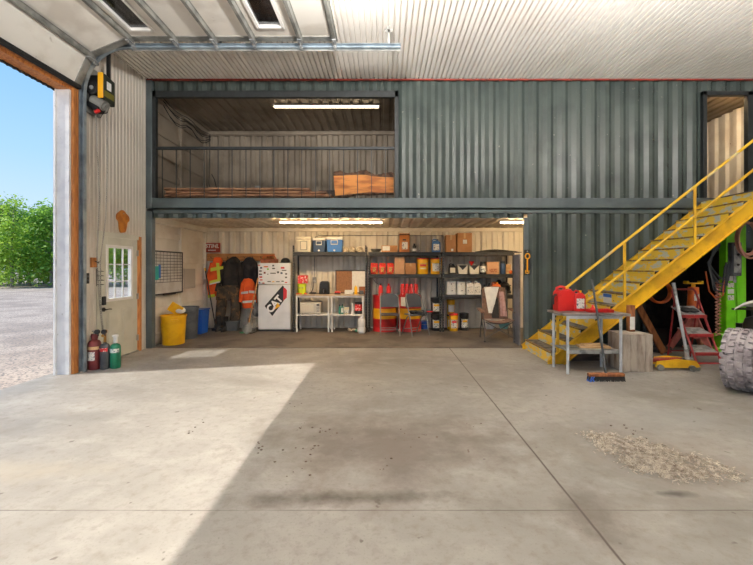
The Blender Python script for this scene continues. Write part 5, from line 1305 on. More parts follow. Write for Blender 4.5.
tag(obj('rag', MB().ball((0, 0, .018), (.04, .03, .018)), orange_paint, loc=(X(305.4, 8.99), 8.99, BT)), 'small orange rag right of the lime yellow bucket', 'rag')
cm = thing('coffee_maker', 'black coffee maker on the workbench', 'coffee maker', (X(324.4, 9.1), 9.14, BT))
h = Z(281.6, 9.1) - BT
obj('body', MB().loft([[(sx * w, sy * .09, z * h) for sx, sy in ((-1, -1), (1, -1), (1, 1), (-1, 1))] for w, z in ((.125, 0), (.12, .3), (.108, .82), (.09, 1))]), black_plastic, cm, bevel=.016)
obj('carafe', MB().lathe([(.045, .02), (.055, .06), (.05, .12), (.035, .14)], (.0, -.105, 0), 18), glass_dark, cm)
obj('carafe_handle', MB().tube([(.0, -.155, .12), (.0, -.185, .10), (.0, -.18, .05), (.0, -.155, .04)], .007), galv, cm)
obj('lid', MB().box(-.07, .07, -.06, .06, h - .004, h + .012), grey_plastic, cm, bevel=.005)
rd = thing('radio', 'flat red plastic case on the workbench right of the coffee maker', 'case', (X(337.5, 9.05), 9.06, BT))
obj('lower_shell', MB().box(-.07, .07, -.06, .06, 0, .03), black_plastic, rd, bevel=.006)
obj('upper_shell', MB().box(-.065, .065, -.055, .055, .03, .07), red_plastic, rd, bevel=.012)
carton('low white box on the workbench below the notice board', 344.6, 353, 290.4, BT, Y=9.02, m=label_white, d=.12)
can('glue_bottle', 'yellow squeeze bottle with a nozzle on the workbench', 'bottle', 354.3, 357.4, 284.6, BT, 9.02, 'bottle', yellow_plastic, None, white_plastic)
carton('small brown box at the right end of the workbench', 359, 365, 286.9, BT, Y=9.10, m=mk('russet_card', (150, 92, 58), .85), d=.1)
carton('small grey tin box in front of the brown box on the workbench', 359.5, 363.5, 290.8, BT, Y=8.98, m=grey_plastic, d=.08, name='tin', cat='tin')
nb = thing('notice_board', 'black-framed board, half cork and half white, leaning behind the workbench', 'notice board', (0, 9.38, BT))
x0, x1 = X(335.5, 9.38), X(367, 9.38); zz0, zz1 = BT + .0, Z(270.2, 9.38); xm = X(352, 9.38)
h = zz1 - zz0
obj('cork_half', MB().box(x0 + .015, xm, .0, .014, .015, h - .015), cork, nb, smooth=False)
obj('white_half', MB().box(xm, x1 - .015, .0, .014, .015, h - .015), label_white, nb, smooth=False)
f = MB()
for q in ((x0, x0 + .022, 0, h), (x1 - .022, x1, 0, h), (x0, x1, 0, .022), (x0, x1, h - .022, h)): f.box(q[0], q[1], -.008, .02, q[2], q[3])
obj('frame', f, black_plastic, nb, smooth=False)
tb_ = thing('extension_lead', 'loose black extension lead lying on the workbench by the bucket', 'cord', (0, 0, 0))
obj('lead', MB().tube([(X(314, 9.5), 9.50, 1.18), (X(313, 9.4), 9.40, BT + .12), (X(311, 9.3), 9.3, BT + .012), (X(309, 9.1), 9.12, BT + .012), (X(315, 9.0), 9.05, BT + .012), (X(318, 9.1), 9.2, BT + .012)], .008, 8), black_rubber, tb_)
obj('socket_block', MB().box(X(309.5, 9.2), X(316, 9.2), 9.18, 9.22, BT, BT + .035), black_plastic, tb_, bevel=.006)

# ================================================================ FRIDGE
fx0, fx1, fy = X(258, 9.05), X(290.4, 9.05), 9.05
fz1 = Z(263, 9.05)
fw = fx1 - fx0; fh = fz1 - CFZ
fr = thing('fridge', 'white top-freezer fridge with a large slanted logo and stickers', 'fridge', ((fx0 + fx1) / 2, fy, CFZ))
w2 = fw / 2
obj('cabinet', MB().box(-w2, w2, .06, .50, .03, fh), fridge_side, fr, bevel=.008)
zsplit = Z(284.6, 9.05) - CFZ
dl = obj('door', MB().box(-w2, w2, .0, .055, .045, zsplit - .006), fridge_white, fr, bevel=.012, label='tall lower door with the logo')
du = obj('door', MB().box(-w2, w2, .0, .055, zsplit + .006, fh), fridge_white, fr, bevel=.012, label='freezer door covered in stickers')
obj('kick_plate', MB().box(-w2 + .01, w2 - .01, .04, .07, 0, .045), grey_plastic, fr, smooth=False)
for s, z0, z1, par in ((1, zsplit - .34, zsplit - .05, dl), (1, zsplit + .05, zsplit + .22, du)):
    obj('handle', MB().box(w2 - .002, w2 + .012, .008, .04, z0, z1), fridge_side, par, bevel=.005)
def fpt(zx, zy):      # a point of the fridge face from the enlarged crop of the photograph
    px, py = 250 + zx / 6.28, 250 + zy / 6.28
    return X(px, fy) - (fx0 + fx1) / 2, Z(py, fy) - CFZ
A = [fpt(*q) for q in ((92, 352), (204, 222), (214, 232), (206, 300), (140, 415))]
lb = MB().prism([fpt(*q) for q in ((92, 352), (206, 222), (214, 232), (212, 318), (140, 415))], -.003, .0005, 'xz')
obj('logo_panel', lb, logo_black, dl, smooth=False)
obj('logo_red', MB().prism([fpt(*q) for q in ((210, 236), (220, 238), (232, 252), (231, 300), (209, 318))], -.0035, .0, 'xz'), logo_red, dl, smooth=False)
tri = [fpt(*q) for q in ((154, 374), (174, 330), (190, 352))]
obj('logo_triangle', MB().prism(tri, -.0062, -.002, 'xz'), logo_yellow, dl, smooth=False)
cx, cz = fpt(155, 341)
t_ = text('lettering', 'CAT', .235, logo_white, dl, (cx, -.0036, cz), (PI / 2, -math.radians(49), 0), .0012, .010, 0, .95)
# stickers on the freezer door
ST = [(57, 96, 18, 7, logo_red), (70, 112, 16, 14, cooler_navy), (100, 105, 34, 10, orange_paint), (112, 120, 14, 12, lime), (146, 98, 16, 14, grey_plastic), (148, 116, 22, 10, logo_black), (205, 112, 28, 14, logo_red), (214, 128, 36, 8, grey_plastic), (66, 132, 20, 10, logo_black), (92, 143, 15, 15, cyl_maroon), (66, 152, 24, 10, logo_black), (112, 152, 8, 8, grey_plastic), (145, 146, 44, 8, grey_plastic), (176, 140, 16, 16, grey_plastic), (198, 145, 16, 14, cooler_navy), (227, 150, 14, 12, logo_black), (68, 170, 22, 12, logo_red), (70, 188, 22, 9, logo_red), (226, 172, 16, 12, grey_plastic), (60, 206, 12, 10, blue_plastic), (84, 208, 18, 8, logo_red), (120, 198, 26, 7, logo_black), (146, 199, 16, 7, logo_yellow), (175, 199, 28, 7, grey_plastic), (205, 196, 18, 8, logo_black), (226, 204, 18, 8, logo_red)]
for zx, zy, w, h, m_ in ST:
    x, z = fpt(zx, zy); w_, h_ = w * .8 / 6.28 * fy / F / 2, h * .75 / 6.28 * fy / F / 2
    obj('sticker', MB().box(x - w_, x + w_, -.002, .001, z - h_, z + h_), m_, du, smooth=False)
# on top of it
hl = thing('hard_hat', 'black brimmed helmet on the right of the fridge top', 'helmet', (X(285.3, 9.25), 9.26, fz1))
obj('shell', MB().lathe([(.105, .0), (.11, .03), (.10, .075), (.07, .11), (.03, .125), (.005, .128)], n=22, sy=1.15), black_plastic, hl)
obj('brim', MB().lathe([(.10, .004), (.165, .012), (.165, .018), (.105, .018)], n=26, sy=1.1), black_plastic, hl)
bx = thing('toolbox', 'rust-orange wooden tray on top of the fridge', 'tray', (X(270, 9.35), 9.36, fz1))
obj('box', MB().box(-.20, .17, -.12, .12, .0, .10), mk('rust_box', (164, 92, 56), .6, 0, (130, 70, 40), 7), bx, bevel=.012)
obj('rolled_cable', MB().tube([(.08 * math.cos(a), -.0 + .06 * math.sin(a), .12 + .004 * a) for a in [k * .45 for k in range(30)]], .010), brown_wood, bx)
obj('handle', MB().tube([(-.17, 0, .09), (-.16, 0, .17), (.10, 0, .19), (.15, 0, .09)], .012), orange_paint, bx)

# ================================================================ COAT RACK AND CLOTHES
rk = thing('coat_rack', 'long pine board with hooks along the back wall, holding the work clothes', 'coat rack', (X(241, 9.55), 9.545, Z(257, 9.55)))
w2 = (X(276, 9.55) - X(208.5, 9.55)) / 2
obj('board', MB().box(-w2, w2, -.02, .02, -.10, .085), pine, rk, bevel=.006)
for k in range(8): 
    x = -w2 + .12 + k * (2 * w2 - .24) / 7
    obj('hook', MB().tube([(x, -.02, -.01), (x, -.055, -.03), (x, -.075, -.01), (x, -.075, .015)], .006), black_metal, rk)
YC = 9.40
def garment(name, label, cat, rows, m, yoff=0, fold=.012, nf=7, extra=None, seed=0):
    """hanging cloth: rows of (px left, px right, py, depth) from the photo, closed into a body with folds"""
    rings = []; Y_ = YC + yoff; n = 28
    xs = []; 
    rows2 = []
    for i in range(len(rows) - 1):
        for k in range(4):
            f = k / 4; rows2.append([rows[i][j] + (rows[i + 1][j] - rows[i][j]) * f for j in range(4)])
    rows2.append(list(rows[-1]))
    for i, (a, c, py, d) in enumerate(rows2):
        x0, x1, z = X(a, Y_), X(c, Y_), Z(py, Y_); xc, w = (x0 + x1) / 2, (x1 - x0) / 2
        ring = []
        for k in range(n):
            t = 2 * PI * k / n; cs, sn = math.cos(t), math.sin(t)
            ff = 1 + 0 * t; fo = fold * math.sin(nf * t + seed + i * .12) * min(1, i / 6)
            ring.append((xc + (w + fo) * math.copysign(abs(cs) ** .7, cs), Y_ + (d + fo * 1.6) * sn, z + .006 * math.sin(3 * t + seed)))
        rings.append(ring)
    top = [[(p[0] * 0 + sum(q[0] for q in rings[0]) / n + (p[0] - sum(q[0] for q in rings[0]) / n) * .3, p[1] * .3 + Y_ * .7, p[2] + .02) for p in rings[0]]]
    t_ = thing(name, label, cat, (0, 0, 0))
    obj('cloth_body', MB().loft(top + rings), m, t_)
    return t_
def sleeve(par, pts, m, name='sleeve', label=None, yoff=0):
    P_ = []; rr_ = []
    for px, py, r in pts: P_.append((X(px, YC + yoff), YC + yoff - .03, Z(py, YC + yoff))); rr_.append(r)
    return obj(name, MB().tube(P_, rr_, 12), m, par, label=label)
def tapeband(par, quad, m, yoff=0, dy=.115, name='reflective_tape'):
    Y_ = YC + yoff - dy; q = [(X(a, Y_), Z(c, Y_)) for a, c in quad]
    obj(name, MB().prism(q, Y_, Y_ + .012, 'xz'), m, par, smooth=False)
v = garment('hi_vis_jacket', 'orange hi-vis jacket with lime and silver stripes, leftmost on the rack', 'jacket', [(214, 221, 258, .05), (212, 223.5, 264, .08), (211, 223.5, 272, .10), (209, 221.5, 281, .10), (208.5, 219, 291, .09), (208.6, 217.5, 296, .08)], hivis, .02, .012, 6, seed=1)
tapeband(v, [(216.0, 263), (219.0, 263), (220.5, 280), (217.5, 280)], lime_tape, .02, .125)
tapeband(v, [(210.5, 268), (223.0, 266.0), (223.0, 269.0), (210.5, 271.5)], lime_tape, .02, .13)
tapeband(v, [(209.5, 281), (220.5, 278.5), (220.3, 281.2), (209.3, 284)], lime_tape, .02, .13)
tapeband(v, [(209.5, 283.6), (220, 281), (220, 282.4), (209.4, 285)], silver_tape, .02, .134)
sleeve(v, [(213, 263, .055), (210, 274, .055), (209.5, 287, .05), (211.5, 297, .045)], hivis, 'sleeve', None, .02)
tapeband(v, [(207.9, 295), (214.5, 294), (214.7, 297), (208.2, 298)], lime_tape, .02, .11, 'cuff_tape')
c1 = garment('work_coat', 'black hooded work coat hanging right of the hi-vis jacket', 'coat', [(231, 237, 257.5, .05), (226.5, 240, 261, .10), (223.5, 242.5, 270, .12), (222, 242.5, 280, .12), (222.5, 241.5, 288, .11)], dark_cloth, .02, .014, 7, seed=2)
sleeve(c1, [(226, 263, .07), (222, 274, .07), (218.3, 286, .06), (217, 291, .055)], dark_cloth, 'sleeve', None, .0)
sleeve(c1, [(239, 263, .07), (241.5, 274, .07), (241.2, 287, .06)], dark_cloth, 'sleeve', None, -.01)
obj('hood', MB().ball((X(233, 9.38), 9.36, Z(261, 9.38)), (.11, .07, .09), 14, 10), dark_cloth, c1)
c2_ = garment('work_trousers', 'dirty camouflage bib trousers hanging below the black coat', 'trousers', [(217.5, 241, 286, .09), (216.5, 241.5, 295, .10), (216.5, 242, 300, .10)], camo, -.06, .016, 8, seed=3)
for pts in ([(222.5, 298, .12), (221.5, 310, .12), (220.5, 320, .11), (219.5, 328, .11)], [(236, 298, .125), (236.3, 308, .12), (235.8, 316, .12), (235, 322, .115)]):
    sleeve(c2_, pts, camo, 'trouser_leg', None, -.06)
c3_ = garment('work_jacket', 'black work jacket hanging above the orange jacket by the fridge', 'jacket', [(246, 253, 258, .05), (243, 256.5, 262, .09), (242, 258, 270, .11), (242.5, 258, 284, .11), (243, 257, 288, .1)], mk('navy_black_cloth', (36, 36, 42), .95, 0, (54, 52, 56), 8, bump=.3, bscale=30), .0, .013, 6, seed=4)
sleeve(c3_, [(244.5, 262, .06), (242.5, 272, .06), (242, 284, .055)], dark_cloth, 'sleeve', None, 0)
c4_ = garment('hi_vis_coat', 'orange hi-vis coat with silver stripes hanging next to the fridge', 'coat', [(244, 252, 279, .06), (241.5, 254.5, 283, .08), (241, 255.5, 292, .09), (242, 256.5, 301, .09), (243.5, 257, 308, .08)], hivis, -.10, .012, 6, seed=5)
for q in ([(241, 292), (248, 291), (248, 293.4), (241, 294.2)], [(249, 290.5), (256, 291), (256, 293.4), (249, 293)], [(242.5, 301), (256, 300), (256, 302.2), (242.5, 303.2)]):
    tapeband(c4_, q, silver_tape, -.10, .11)
sleeve(c4_, [(243.5, 284, .05), (241.8, 293, .05), (241, 302, .045)], hivis, 'sleeve', None, -.10)
# grey bin, boots, odds and ends on the floor
gb = thing('wash_bin', 'small grey bin on the floor under the trousers', 'bin', (X(231.5, 9.1), 9.2, CFZ))
obj('bin_body', MB().loft([[(sx * .14 * q, sy * .10 * q, z) for sx, sy in ((-1, -1), (1, -1), (1, 1), (-1, 1))] for q, z in ((.85, 0), (1, .22))]), grey_plastic, gb, bevel=.012)
obj('rim', MB().box(-.15, .15, -.11, .11, .21, .23), grey_plastic, gb, bevel=.008)
def boot(label, px, Y_, rz, m, s=1):
    t = thing('rubber_boot', label, 'boot', (X(px, Y_), Y_, CFZ), rz)
    prof = [(.0, .0), (.0, .0)]
    rings = []
    for z, yb, yf, w in ((.012, .05, -.19, .045), (.05, .055, -.19, .048), (.085, .055, -.13, .046), (.12, .055, -.06, .046), (.2, .055, -.05, .05), (.34, .065, -.06, .058)):
        yc, d = (yb + yf) / 2, (yb - yf) / 2
        rings.append([(w * math.cos(a), yc + d * math.sin(a), z) for a in [2 * PI * k / 16 for k in range(16)]])
    obj('shaft', MB().loft(rings), m, t)
    obj('sole', MB().loft([[(.05 * math.cos(a), -.07 + .128 * math.sin(a), z) for a in [2 * PI * k / 16 for k in range(16)]] for z in (0, .014)]), black_rubber, t)
grn = mk('grey_boot_rubber', (128, 128, 124), .6, 0, (96, 96, 92), 8)
boot('grey rubber boot on the floor below the orange hi-vis coat', 250.0, 8.95, .5, grn)
boot('second grey rubber boot, nearer to the fridge', 254.5, 9.0, -.2, grn)
boot('black rubber boot under the camouflage trousers, left one', 218.6, 9.2, .1, black_rubber)
boot('black rubber boot under the camouflage trousers, right one', 225.6, 9.15, -.1, black_rubber)
hs = MB().tube([(X(247, 8.9) + .10 * math.cos(a * .9) + .01 * a, 8.92 + .07 * math.sin(a * .9), CFZ + .015 + .012 * a / 2) for a in [k * .5 for k in range(34)]], .014, 8)
tag(obj('coiled_hose', hs, hose_grey), 'dark coiled hose on the floor left of the grey boots', 'hose')
tag(obj('bundled_jacket', MB().ball((0, 0, .10), (.10, .08, .12), 12, 8).ball((.04, -.03, .22), (.07, .06, .10), 12, 8).ball((-.04, .0, .26), (.05, .05, .09), 12, 8), mk('grey_cloth', (142, 140, 138), .95, 0, (100, 98, 98), 9, bump=.3, bscale=30), loc=(X(256, 9.2), 9.24, CFZ + .34)), 'grey crumpled jacket bundled between the boots and the fridge', 'jacket')
tag(obj('cleaning_cloth', MB().ball((0, 0, .022), (.06, .05, .022), 12, 8).ball((.05, .02, .02), (.04, .03, .02), 10, 7), mk('mint_cloth', (84, 150, 110), .9), loc=(X(241.5, 8.75), 8.78, CFZ)), 'small green cloth dropped on the floor before the coats', 'cloth')
sh = thing('shovel', 'wooden-handled shovel leaning by the fridge with its blade on the floor', 'shovel', (X(247.5, 8.72), 8.72, CFZ))
p1 = (X(257.5, 9.02) - X(247.5, 8.72), .33, Z(278, 9.02) - CFZ)
obj('shaft', MB().tube([(.01, .0, .16), p1], .016, 10), pine, sh)
obj('socket', MB().cyl((.0, -.01, .10), (.025, .025, .26), .022, .018), galv_dull, sh)
obj('blade', MB().loft([[(u * w - .01, -.03 + .03 * u * u - .02 * (1 - k / 4) + o, .002 + .20 * k / 4) for u, o in ((-1, 0), (-.5, 0), (0, 0), (.5, 0), (1, 0), (1, .005), (.5, .005), (0, .005), (-.5, .005), (-1, .005))] for k, w in enumerate((.02, .09, .11, .11, .09))]), galv_dull, sh)
mp = thing('squeegee_pole', 'dark pole with a yellow grip leaning in the back left corner', 'pole', (X(215.2, 9.1), 9.15, CFZ))
p0 = (0, 0, .03); p1 = (X(204.5, 9.35) - X(214.8, 9.1), .20, Z(268, 9.5) - CFZ)
obj('pole', MB().tube([p0, p1], .014, 10), black_metal, mp)
obj('grip', MB().tube([tuple(p0[i] + (p1[i] - p0[i]) * .95 for i in range(3)), tuple(p0[i] + (p1[i] - p0[i]) * 1.0 for i in range(3))], .02, 10), yellow_plastic, mp)
obj('head', MB().box(-.10, .12, -.03, .03, 0, .06), black_plastic, mp, bevel=.01)

# sign above the rack
sg = thing('wall_sign', 'dark red sign with white slanted lettering above the coat rack', 'sign', ((X(203.2, 9.5) + X(219.8, 9.5)) / 2, 9.52, (Z(242.8, 9.5) + Z(252.3, 9.5)) / 2))
w2, h2 = (X(219.8, 9.5) - X(203.2, 9.5)) / 2, (Z(242.8, 9.5) - Z(252.3, 9.5)) / 2
obj('panel', MB().box(-w2, w2, 0, .02, -h2, h2), sign_red, sg, bevel=.004)
text('lettering', 'STIHL', .135, logo_white, sg, (0, -.001, h2 * .28), FRONT, .001, .003, .25, 1.0)
bl = MB()
for k in range(6): bl.box(-.09 + .032 * k, -.066 + .032 * k, -.002, .001, -h2 * .66, -h2 * .46)
obj('small_print', bl, logo_white, sg, smooth=False)

# ================================================================ LEFT WALL OF THE BAY
XW = -4.42
wb = thing('whiteboard', 'black-framed whiteboard with a grid of lines on the left wall of the bay', 'whiteboard', (XW + .024, 7.84, 1.415))
hy, hz = .52, .42
obj('board', MB().box(0, .012, -hy, hy, -hz, hz), board_white, wb, smooth=False)
f = MB()
for q in ((-hy - .015, -hy + .012, -hz - .015, hz + .015), (hy - .012, hy + .015, -hz - .015, hz + .015), (-hy, hy, -hz - .015, -hz + .012), (-hy, hy, hz - .012, hz + .015)): f.box(-.002, .022, *q)
obj('frame', f, black_plastic, wb, smooth=False)
ln = MB()
for k in range(10): z = hz - .07 - k * .06; ln.box(.012, .0135, -hy, hy, z - .005, z + .005)
for k in range(8): y = -hy + .10 + k * .12 + (0 if k < 5 else .02); ln.box(.012, .0135, y - .005, y + .005, hz - .60, hz)
obj('grid_lines', ln, board_line, wb, smooth=False)
obj('magnet_tag', MB().box(.013, .02, -.47, -.36, -.13, .13), teal_tag, wb, smooth=False, label='teal paper tag')
obj('magnet_tag', MB().box(.013, .02, -.36, -.29, -.10, .16), blue_tag, wb, smooth=False, label='blue paper tag')
obj('marker_tray', MB().box(0, .05, -.2, .2, -hz - .03, -hz - .012), black_plastic, wb, bevel=.004)
pn_ = thing('blank_panel', 'plain pale grey panel on the left wall beside the whiteboard', 'panel', (XW, 8.72, 1.27))
obj('sheet', MB().box(0, .02, -.26, .26, -.22, .22), mk('pale_grey_panel', (176, 168, 158), .6), pn_, bevel=.004)
obj('edge', MB().box(-.002, .026, -.27, -.26, -.23, .23), galv_dull, pn_, smooth=False)
# bins
def round_bin(label, px, Y_, r, h, m, name='trash_can', cat='bin'):
    t = thing(name, label, cat, (px, Y_, CFZ))
    obj('tub', MB().lathe([(r * .84, 0), (r * .86, .015), (r * .98, h * .94), (r * 1.03, h * .95), (r * 1.04, h), (r * .98, h), (r * .95, h * .92), (r * .84, .03), (.01, .03)], n=32), m, t)
    for a in (-PI / 2 + .55, PI / 2 + .55):
        c, s = math.cos(a) * r, math.sin(a) * r
        obj('grip', MB().obox((c * 1.03, s * 1.03, h * .86), (.14, .05, .035), (0, 0, a + PI / 2)), m, t, bevel=.01)
    return t
yb = round_bin('yellow round bin at the front of the bay, left end', -4.165, 7.62, .232, .57, yellow_plastic)
lid = thing('bin_lid', 'yellow lid tipped up on end in the yellow bin', 'lid', (-4.15, 7.66, .60), .4)
obj('panel', MB().obox((0, 0, .10), (.24, .02, .20), (.25, .6, 0)), yellow_plastic, lid, bevel=.008)
obj('bag', MB().ball((.08, .04, .06), (.10, .07, .07), 12, 8), towel, lid)
tb2 = round_bin('grey round bin behind the yellow bin', -4.185, 8.22, .212, .67, grey_plastic)
bb = thing('recycling_box', 'blue recycling box behind the grey bin', 'recycling box', (-4.235, 8.82, CFZ))
obj('tub', MB().loft([[(sx * .155 * q, sy * .20 * q, z) for sx, sy in ((-1, -1), (1, -1), (1, 1), (-1, 1))] for q, z in ((.82, 0), (1.0, .54))]), blue_plastic, bb, bevel=.015)
obj('rim', MB().box(-.168, .168, -.21, .21, .53, .56), blue_plastic, bb, bevel=.01)
ring = MB()
for k in range(3):
    a = 2 * PI * k / 3 + PI / 2
    ring.prism([(.04 * math.cos(a) - .028 * math.sin(a), .36 + .04 * math.sin(a) + .028 * math.cos(a)), (.055 * math.cos(a), .36 + .055 * math.sin(a)), (.04 * math.cos(a) + .028 * math.sin(a), .36 + .04 * math.sin(a) - .028 * math.cos(a)), (.03 * math.cos(a), .36 + .03 * math.sin(a))], -.192, -.187, 'xz')
obj('recycling_mark', ring, logo_white, bb, smooth=False)

# ================================================================ LOFT
def slab(label, x0, x1, y, z, h, m=bark_pale, rz=0):
    b = MB(); rings = []; n = 26; ph = R.uniform(0, 6)
    for i in range(n):
        u = i / (n - 1); x = x0 + (x1 - x0) * u
        wv = .018 * math.sin(u * 17 + ph) + .012 * math.sin(u * 41 + ph * 2)
        rings.append([(x, y - .16 + wv, z + .006), (x, y - .19 + wv, z + h * .5 + .006 * math.sin(u * 30)), (x, y - .17 + wv, z + h), (x, y + .16 - wv, z + h), (x, y + .18 - wv, z + h * .4), (x, y + .16 - wv, z)])
    o = obj('timber_slab', b.loft(rings), m); tag(o, label, 'slab', 'live-edge slabs on the loft'); return o
zl = 2.812
for a in ((-4.2, 2), ): pass
st_ = MB()
for x in (-4.0, -3.0, -2.0, -1.2): st_.box(x - .03, x + .03, 7.42, 7.80, 0, .05)
for k, x in enumerate((-4.0, -2.7, -1.35)):
    tag(obj('spacer_block', MB().box(-.04, .04, -.18, .18, 0, .06), dark_wood, loc=(x, 7.62, zl)), 'dark wooden spacer under the slab pile in the loft', 'block', 'spacers under the loft slabs')
slab('lowest live-edge slab of the long pile on the loft deck', -4.25, -1.02, 7.62, zl + .061, .065)
slab('middle live-edge slab of the long pile on the loft deck', -4.22, -1.12, 7.63, zl + .128, .06)
slab('topmost live-edge slab of the long pile on the loft deck', -4.24, -1.45, 7.62, zl + .19, .06)
tag(obj('offcut', MB().box(-.32, .28, -.12, .12, 0, .05), dark_wood, loc=(-1.02, 8.0, 3.06), bevel=.01), 'dark board lying across the crate in the loft, left of the big slab', 'board')
cr2 = thing('box', 'dark crate standing in the loft behind the big slab', 'crate', (-1.0, 8.0, zl))
obj('body', MB().box(-.25, .25, -.15, .15, 0, .245), dark_wood, cr2, bevel=.006)
# the big slab standing on its edge
bs = thing('live_edge_slab', 'big orange live-edge slab standing on edge behind the loft railing', 'slab', (0, 7.52, 0))
top = [(333.4, 175.2), (341, 175.2), (348, 174.6), (358, 174.2), (366, 174.4), (374, 175.8), (382, 176.6), (393.6, 177)]
bot = [(335.2, 196.2), (345, 195.4), (355, 194.2), (364, 193.2), (372, 192.8), (382, 193.2), (393.6, 193)]
Yq = 7.5
face = [(X(a, Yq), Z(b_, Yq)) for a, b_ in top] + [(X(a, Yq), Z(b_, Yq)) for a, b_ in reversed(bot)]
obj('sawn_face', MB().prism(face, -.02, .05, 'xz'), slab_wood, bs, bevel=.004)
def barkstrip(line, thick, sgn, nm):
    b = MB(); rings = []; m = len(line) * 5; 
    for i in range(m):
        f = i / (m - 1) * (len(line) - 1); k = min(int(f), len(line) - 2); g_ = f - k
        px = line[k][0] + (line[k + 1][0] - line[k][0]) * g_; py = line[k][1] + (line[k + 1][1] - line[k][1]) * g_
        x, z = X(px, Yq), Z(py, Yq); th = thick * (.75 + .35 * math.sin(f * 2.1) + R.uniform(-.12, .12))
        rings.append([(x, -.025, z - sgn * .01), (x, -.02, z + sgn * th * .5), (x, .01, z + sgn * th), (x, .05, z + sgn * th * .8), (x, .055, z - sgn * .01)])
    obj(nm, b.loft(rings), bark, bs)
barkstrip(top, .085, 1, 'bark_edge'); barkstrip(bot, .045, -1, 'bark_edge')
# lift: block under the slab
tag(obj('spacer_block', MB().box(-.5, .5, -.05, .06, 0, Z(197.6, Yq) - zl - .012), dark_wood, loc=(-.35, 7.52, zl)), 'dark bearer under the big orange slab in the loft', 'block')
ob = thing('outlet_box', 'small grey metal box on the loft slabs near the middle', 'box', (X(258.5, 7.7), 7.66, zl + .252))
obj('box', MB().box(-.045, .045, -.03, .03, 0, .075), galv, ob, bevel=.004)
obj('cover', MB().box(-.04, .04, -.034, -.03, .005, .07), galv_dull, ob, smooth=False)
cp_ = thing('air_pump', 'dark compressor with an orange-brown tank in the back corner of the loft', 'compressor', (X(212, 9.2), 9.2, zl))
obj('tank', MB().cyl((-.14, 0, .22), (.14, 0, .22), .12, n=20), orange_paint, cp_, bevel=.01)
obj('motor', MB().cyl((-.1, 0, .42), (.06, 0, .42), .08, n=18).box(-.14, .14, -.06, .06, .32, .36), black_metal, cp_)
for s in (-1, 1): obj('foot', MB().box(s * .1 - .015, s * .1 + .015, -.1, .1, 0, .14), black_metal, cp_, smooth=False)
obj('hose', MB().tube([(.05, -.05, .45), (.14, -.08, .6), (.08, -.05, .8), (-.05, .1, .95)], .012), black_rubber, cp_)

# ================================================================ OUTSIDE
def make_tree(name, h, spread, seed, m, nl):
    rr = random.Random(seed); t = MB(); 
    pts = [(0, 0, -.1)]; x = y = 0
    for i in range(1, 8):
        x += rr.uniform(-.12, .12); y += rr.uniform(-.12, .12); pts.append((x, y, h * .92 * i / 7))
    t.tube(pts, [.13 - .016 * i for i in range(8)], 8)
    ends = []
    for i in range(16):
        k = rr.randint(2, 6); p = Vector(pts[k]); a = rr.uniform(0, 2 * PI); L_ = spread * rr.uniform(.5, 1) * (1.15 - k / 8)
        q = p + Vector((math.cos(a) * L_, math.sin(a) * L_, L_ * rr.uniform(.3, .9)))
        mid = p.lerp(q, .5) + Vector((0, 0, -.1)); t.tube([p, mid, q], [.045, .03, .012], 5); ends += [mid, q, p.lerp(q, .75)]
    ends += [Vector(pts[-1])] * 2
    for i in range(14): 
        a = rr.uniform(0, 2 * PI); zz = h * rr.uniform(.05, .5); ends.append(Vector((math.cos(a) * spread * .8, math.sin(a) * spread * .8, zz)))
    lf = MB()
    for i in range(nl):
        c = rr.choice(ends); s = rr.gauss(0, 1)
        p = c + Vector((rr.gauss(0, .40), rr.gauss(0, .40), rr.gauss(0, .34)))
        if p.z < .1: p.z = rr.uniform(.1, .8)
        w = rr.uniform(.09, .17); M = Euler((rr.uniform(-.9, .9), rr.uniform(-.9, .9), rr.uniform(0, 6.3))).to_matrix()
        lf.add([p + M @ Vector(q) for q in ((-w, 0, 0), (0, -w * .55, w * .12), (w, 0, 0), (0, w * .55, w * .12))], [(0, 1, 2, 3)])
    o = thing('tree', name, 'tree', (0, 0, -.09), 0, 'trees at the edge of the gravel yard')
    obj('trunk', t, trunk_m, o); obj('foliage', lf, m, o, smooth=False)
    return o
GL = 'leafy green tree in the tree line beyond the gravel yard'
protos = [make_tree(GL, 7.2, 1.9, 11, leaf_cols[0], 3600), make_tree(GL, 6.2, 2.0, 12, leaf_cols[1], 3600), make_tree(GL, 6.6, 1.8, 13, leaf_cols[2], 3600), make_tree(GL, 5.0, 1.9, 14, leaf_cols[0], 3200)]
def yard(px, Y_): return (X(px, Y_), Y_, -.09)
spots = [(12, 30.5, 0, 1.02), (52, 31.5, 1, 1.10), (30, 33, 3, 1.05), (-12, 33, 1, .95), (1, 36, 2, 1.2), (45, 36.5, 2, 1.12), (68, 34.5, 0, 1.0), (88, 33.5, 3, 1.15), (106, 32, 0, .95), (122, 34.5, 2, 1.05), (137, 32.5, 1, 1.0), (152, 34, 0, .95), (20, 38, 1, 1.2), (62, 39, 0, 1.2)]
used = set()
for i, (px, Y_, k, s) in enumerate(spots):
    p = protos[k]
    o = p if k not in used else dup(p, (0, 0, 0)); used.add(k)
    o.location = yard(px, Y_); o.rotation_euler = (0, 0, R.uniform(0, 6)); o.scale = (s, s, s)
protos[0]['label'] = 'tall tree with a pale bare trunk at the left of the doorway view'; del protos[0]['group']
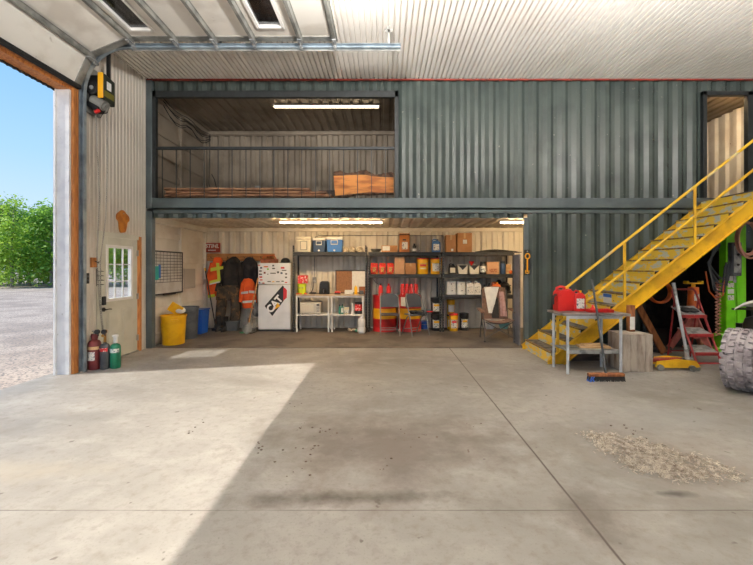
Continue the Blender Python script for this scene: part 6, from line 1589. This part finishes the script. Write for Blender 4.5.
# ================================================================ CAMERA, LIGHT, WORLD
cam = bpy.data.cameras.new('camera'); co = bpy.data.objects.new('camera', cam); col.objects.link(co)
cam.sensor_width = 36; cam.lens = F / 753 * 36; cam.shift_x = -7.5 / 753; cam.shift_y = -15.5 / 753; cam.clip_end = 500
co.location = (0, 0, H); co.rotation_euler = (PI / 2, 0, 0); sc.camera = co
sun = bpy.data.lights.new('sun', 'SUN'); so = bpy.data.objects.new('sun', sun); col.objects.link(so)
sun.energy = 5.2; sun.angle = .0093; sun.color = (1, .94, .83)
so.rotation_euler = Vector((.884, .18, -1)).to_track_quat('-Z', 'Y').to_euler()
# fill lamps added out of frame, over and behind the camera, to brighten the shop
for i, (x, y) in enumerate(((-.25, 2.8), (2.6, 2.8), (5.6, 2.6), (-3.0, -.6), (1.2, -1.8), (5.4, -1.8))):
    hb = thing('added_fill_uplighter', 'added bowl uplighter out of view, giving fill light', 'fill lamp', (x, y, 4.02), group='added fill uplighters')
    obj('bowl', MB().lathe([(.04, -.10), (.14, -.06), (.21, .02), (.24, .10), (.235, .10), (.20, .03), (.13, -.045), (.03, -.08)], n=24), galv_dull, hb)
    for q in range(3): obj('rod', MB().cyl((.235 * math.cos(q * 2.09 + PI / 2), .235 * math.sin(q * 2.09 - PI / 2), .09), (.05 * math.cos(q * 2.09 + PI / 2), .05 * math.sin(q * 2.09 - PI / 2), ZC - 4.02 + .01), .006, n=6), galv_dull, hb)
    la = bpy.data.lights.new('fill_uplight', 'AREA'); la.shape = 'DISK'; la.size = .34; la.energy = (270 if x < 0 else 180) if x < 4 else 110; la.color = (1, .97, .93)
    lo = bpy.data.objects.new('fill_uplight', la); col.objects.link(lo); lo.location = (x, y, 4.16)
    lo.rotation_euler = Vector((0, .42, .9)).to_track_quat('-Z', 'Y').to_euler()
wd = bpy.data.worlds.new('sky'); sc.world = wd; wd.use_nodes = True
nt = wd.node_tree; N = nt.nodes; L = nt.links
tc = N.new('ShaderNodeTexCoord'); sp = N.new('ShaderNodeSeparateXYZ'); L.new(tc.outputs['Generated'], sp.inputs[0])
rp = N.new('ShaderNodeValToRGB'); L.new(sp.outputs[2], rp.inputs[0])
cr = rp.color_ramp; cr.elements[0].position = 0.0; cr.elements[0].color = lin((206, 226, 244)); cr.elements[1].position = .75; cr.elements[1].color = lin((108, 166, 236))
for p, c in ((.10, (198, 224, 248)), (.22, (170, 212, 250)), (.38, (142, 195, 247))): e = cr.elements.new(p); e.color = lin(c)
L.new(rp.outputs[0], N['Background'].inputs[0]); N['Background'].inputs[1].default_value = 1.0
vs = sc.view_settings; vs.view_transform = 'Standard'; vs.look = 'None'; vs.gamma = 1; vs.exposure = .22; vs.use_curve_mapping = False
sc.cycles.diffuse_bounces = 6; sc.cycles.max_bounces = 14; sc.cycles.transparent_max_bounces = 16
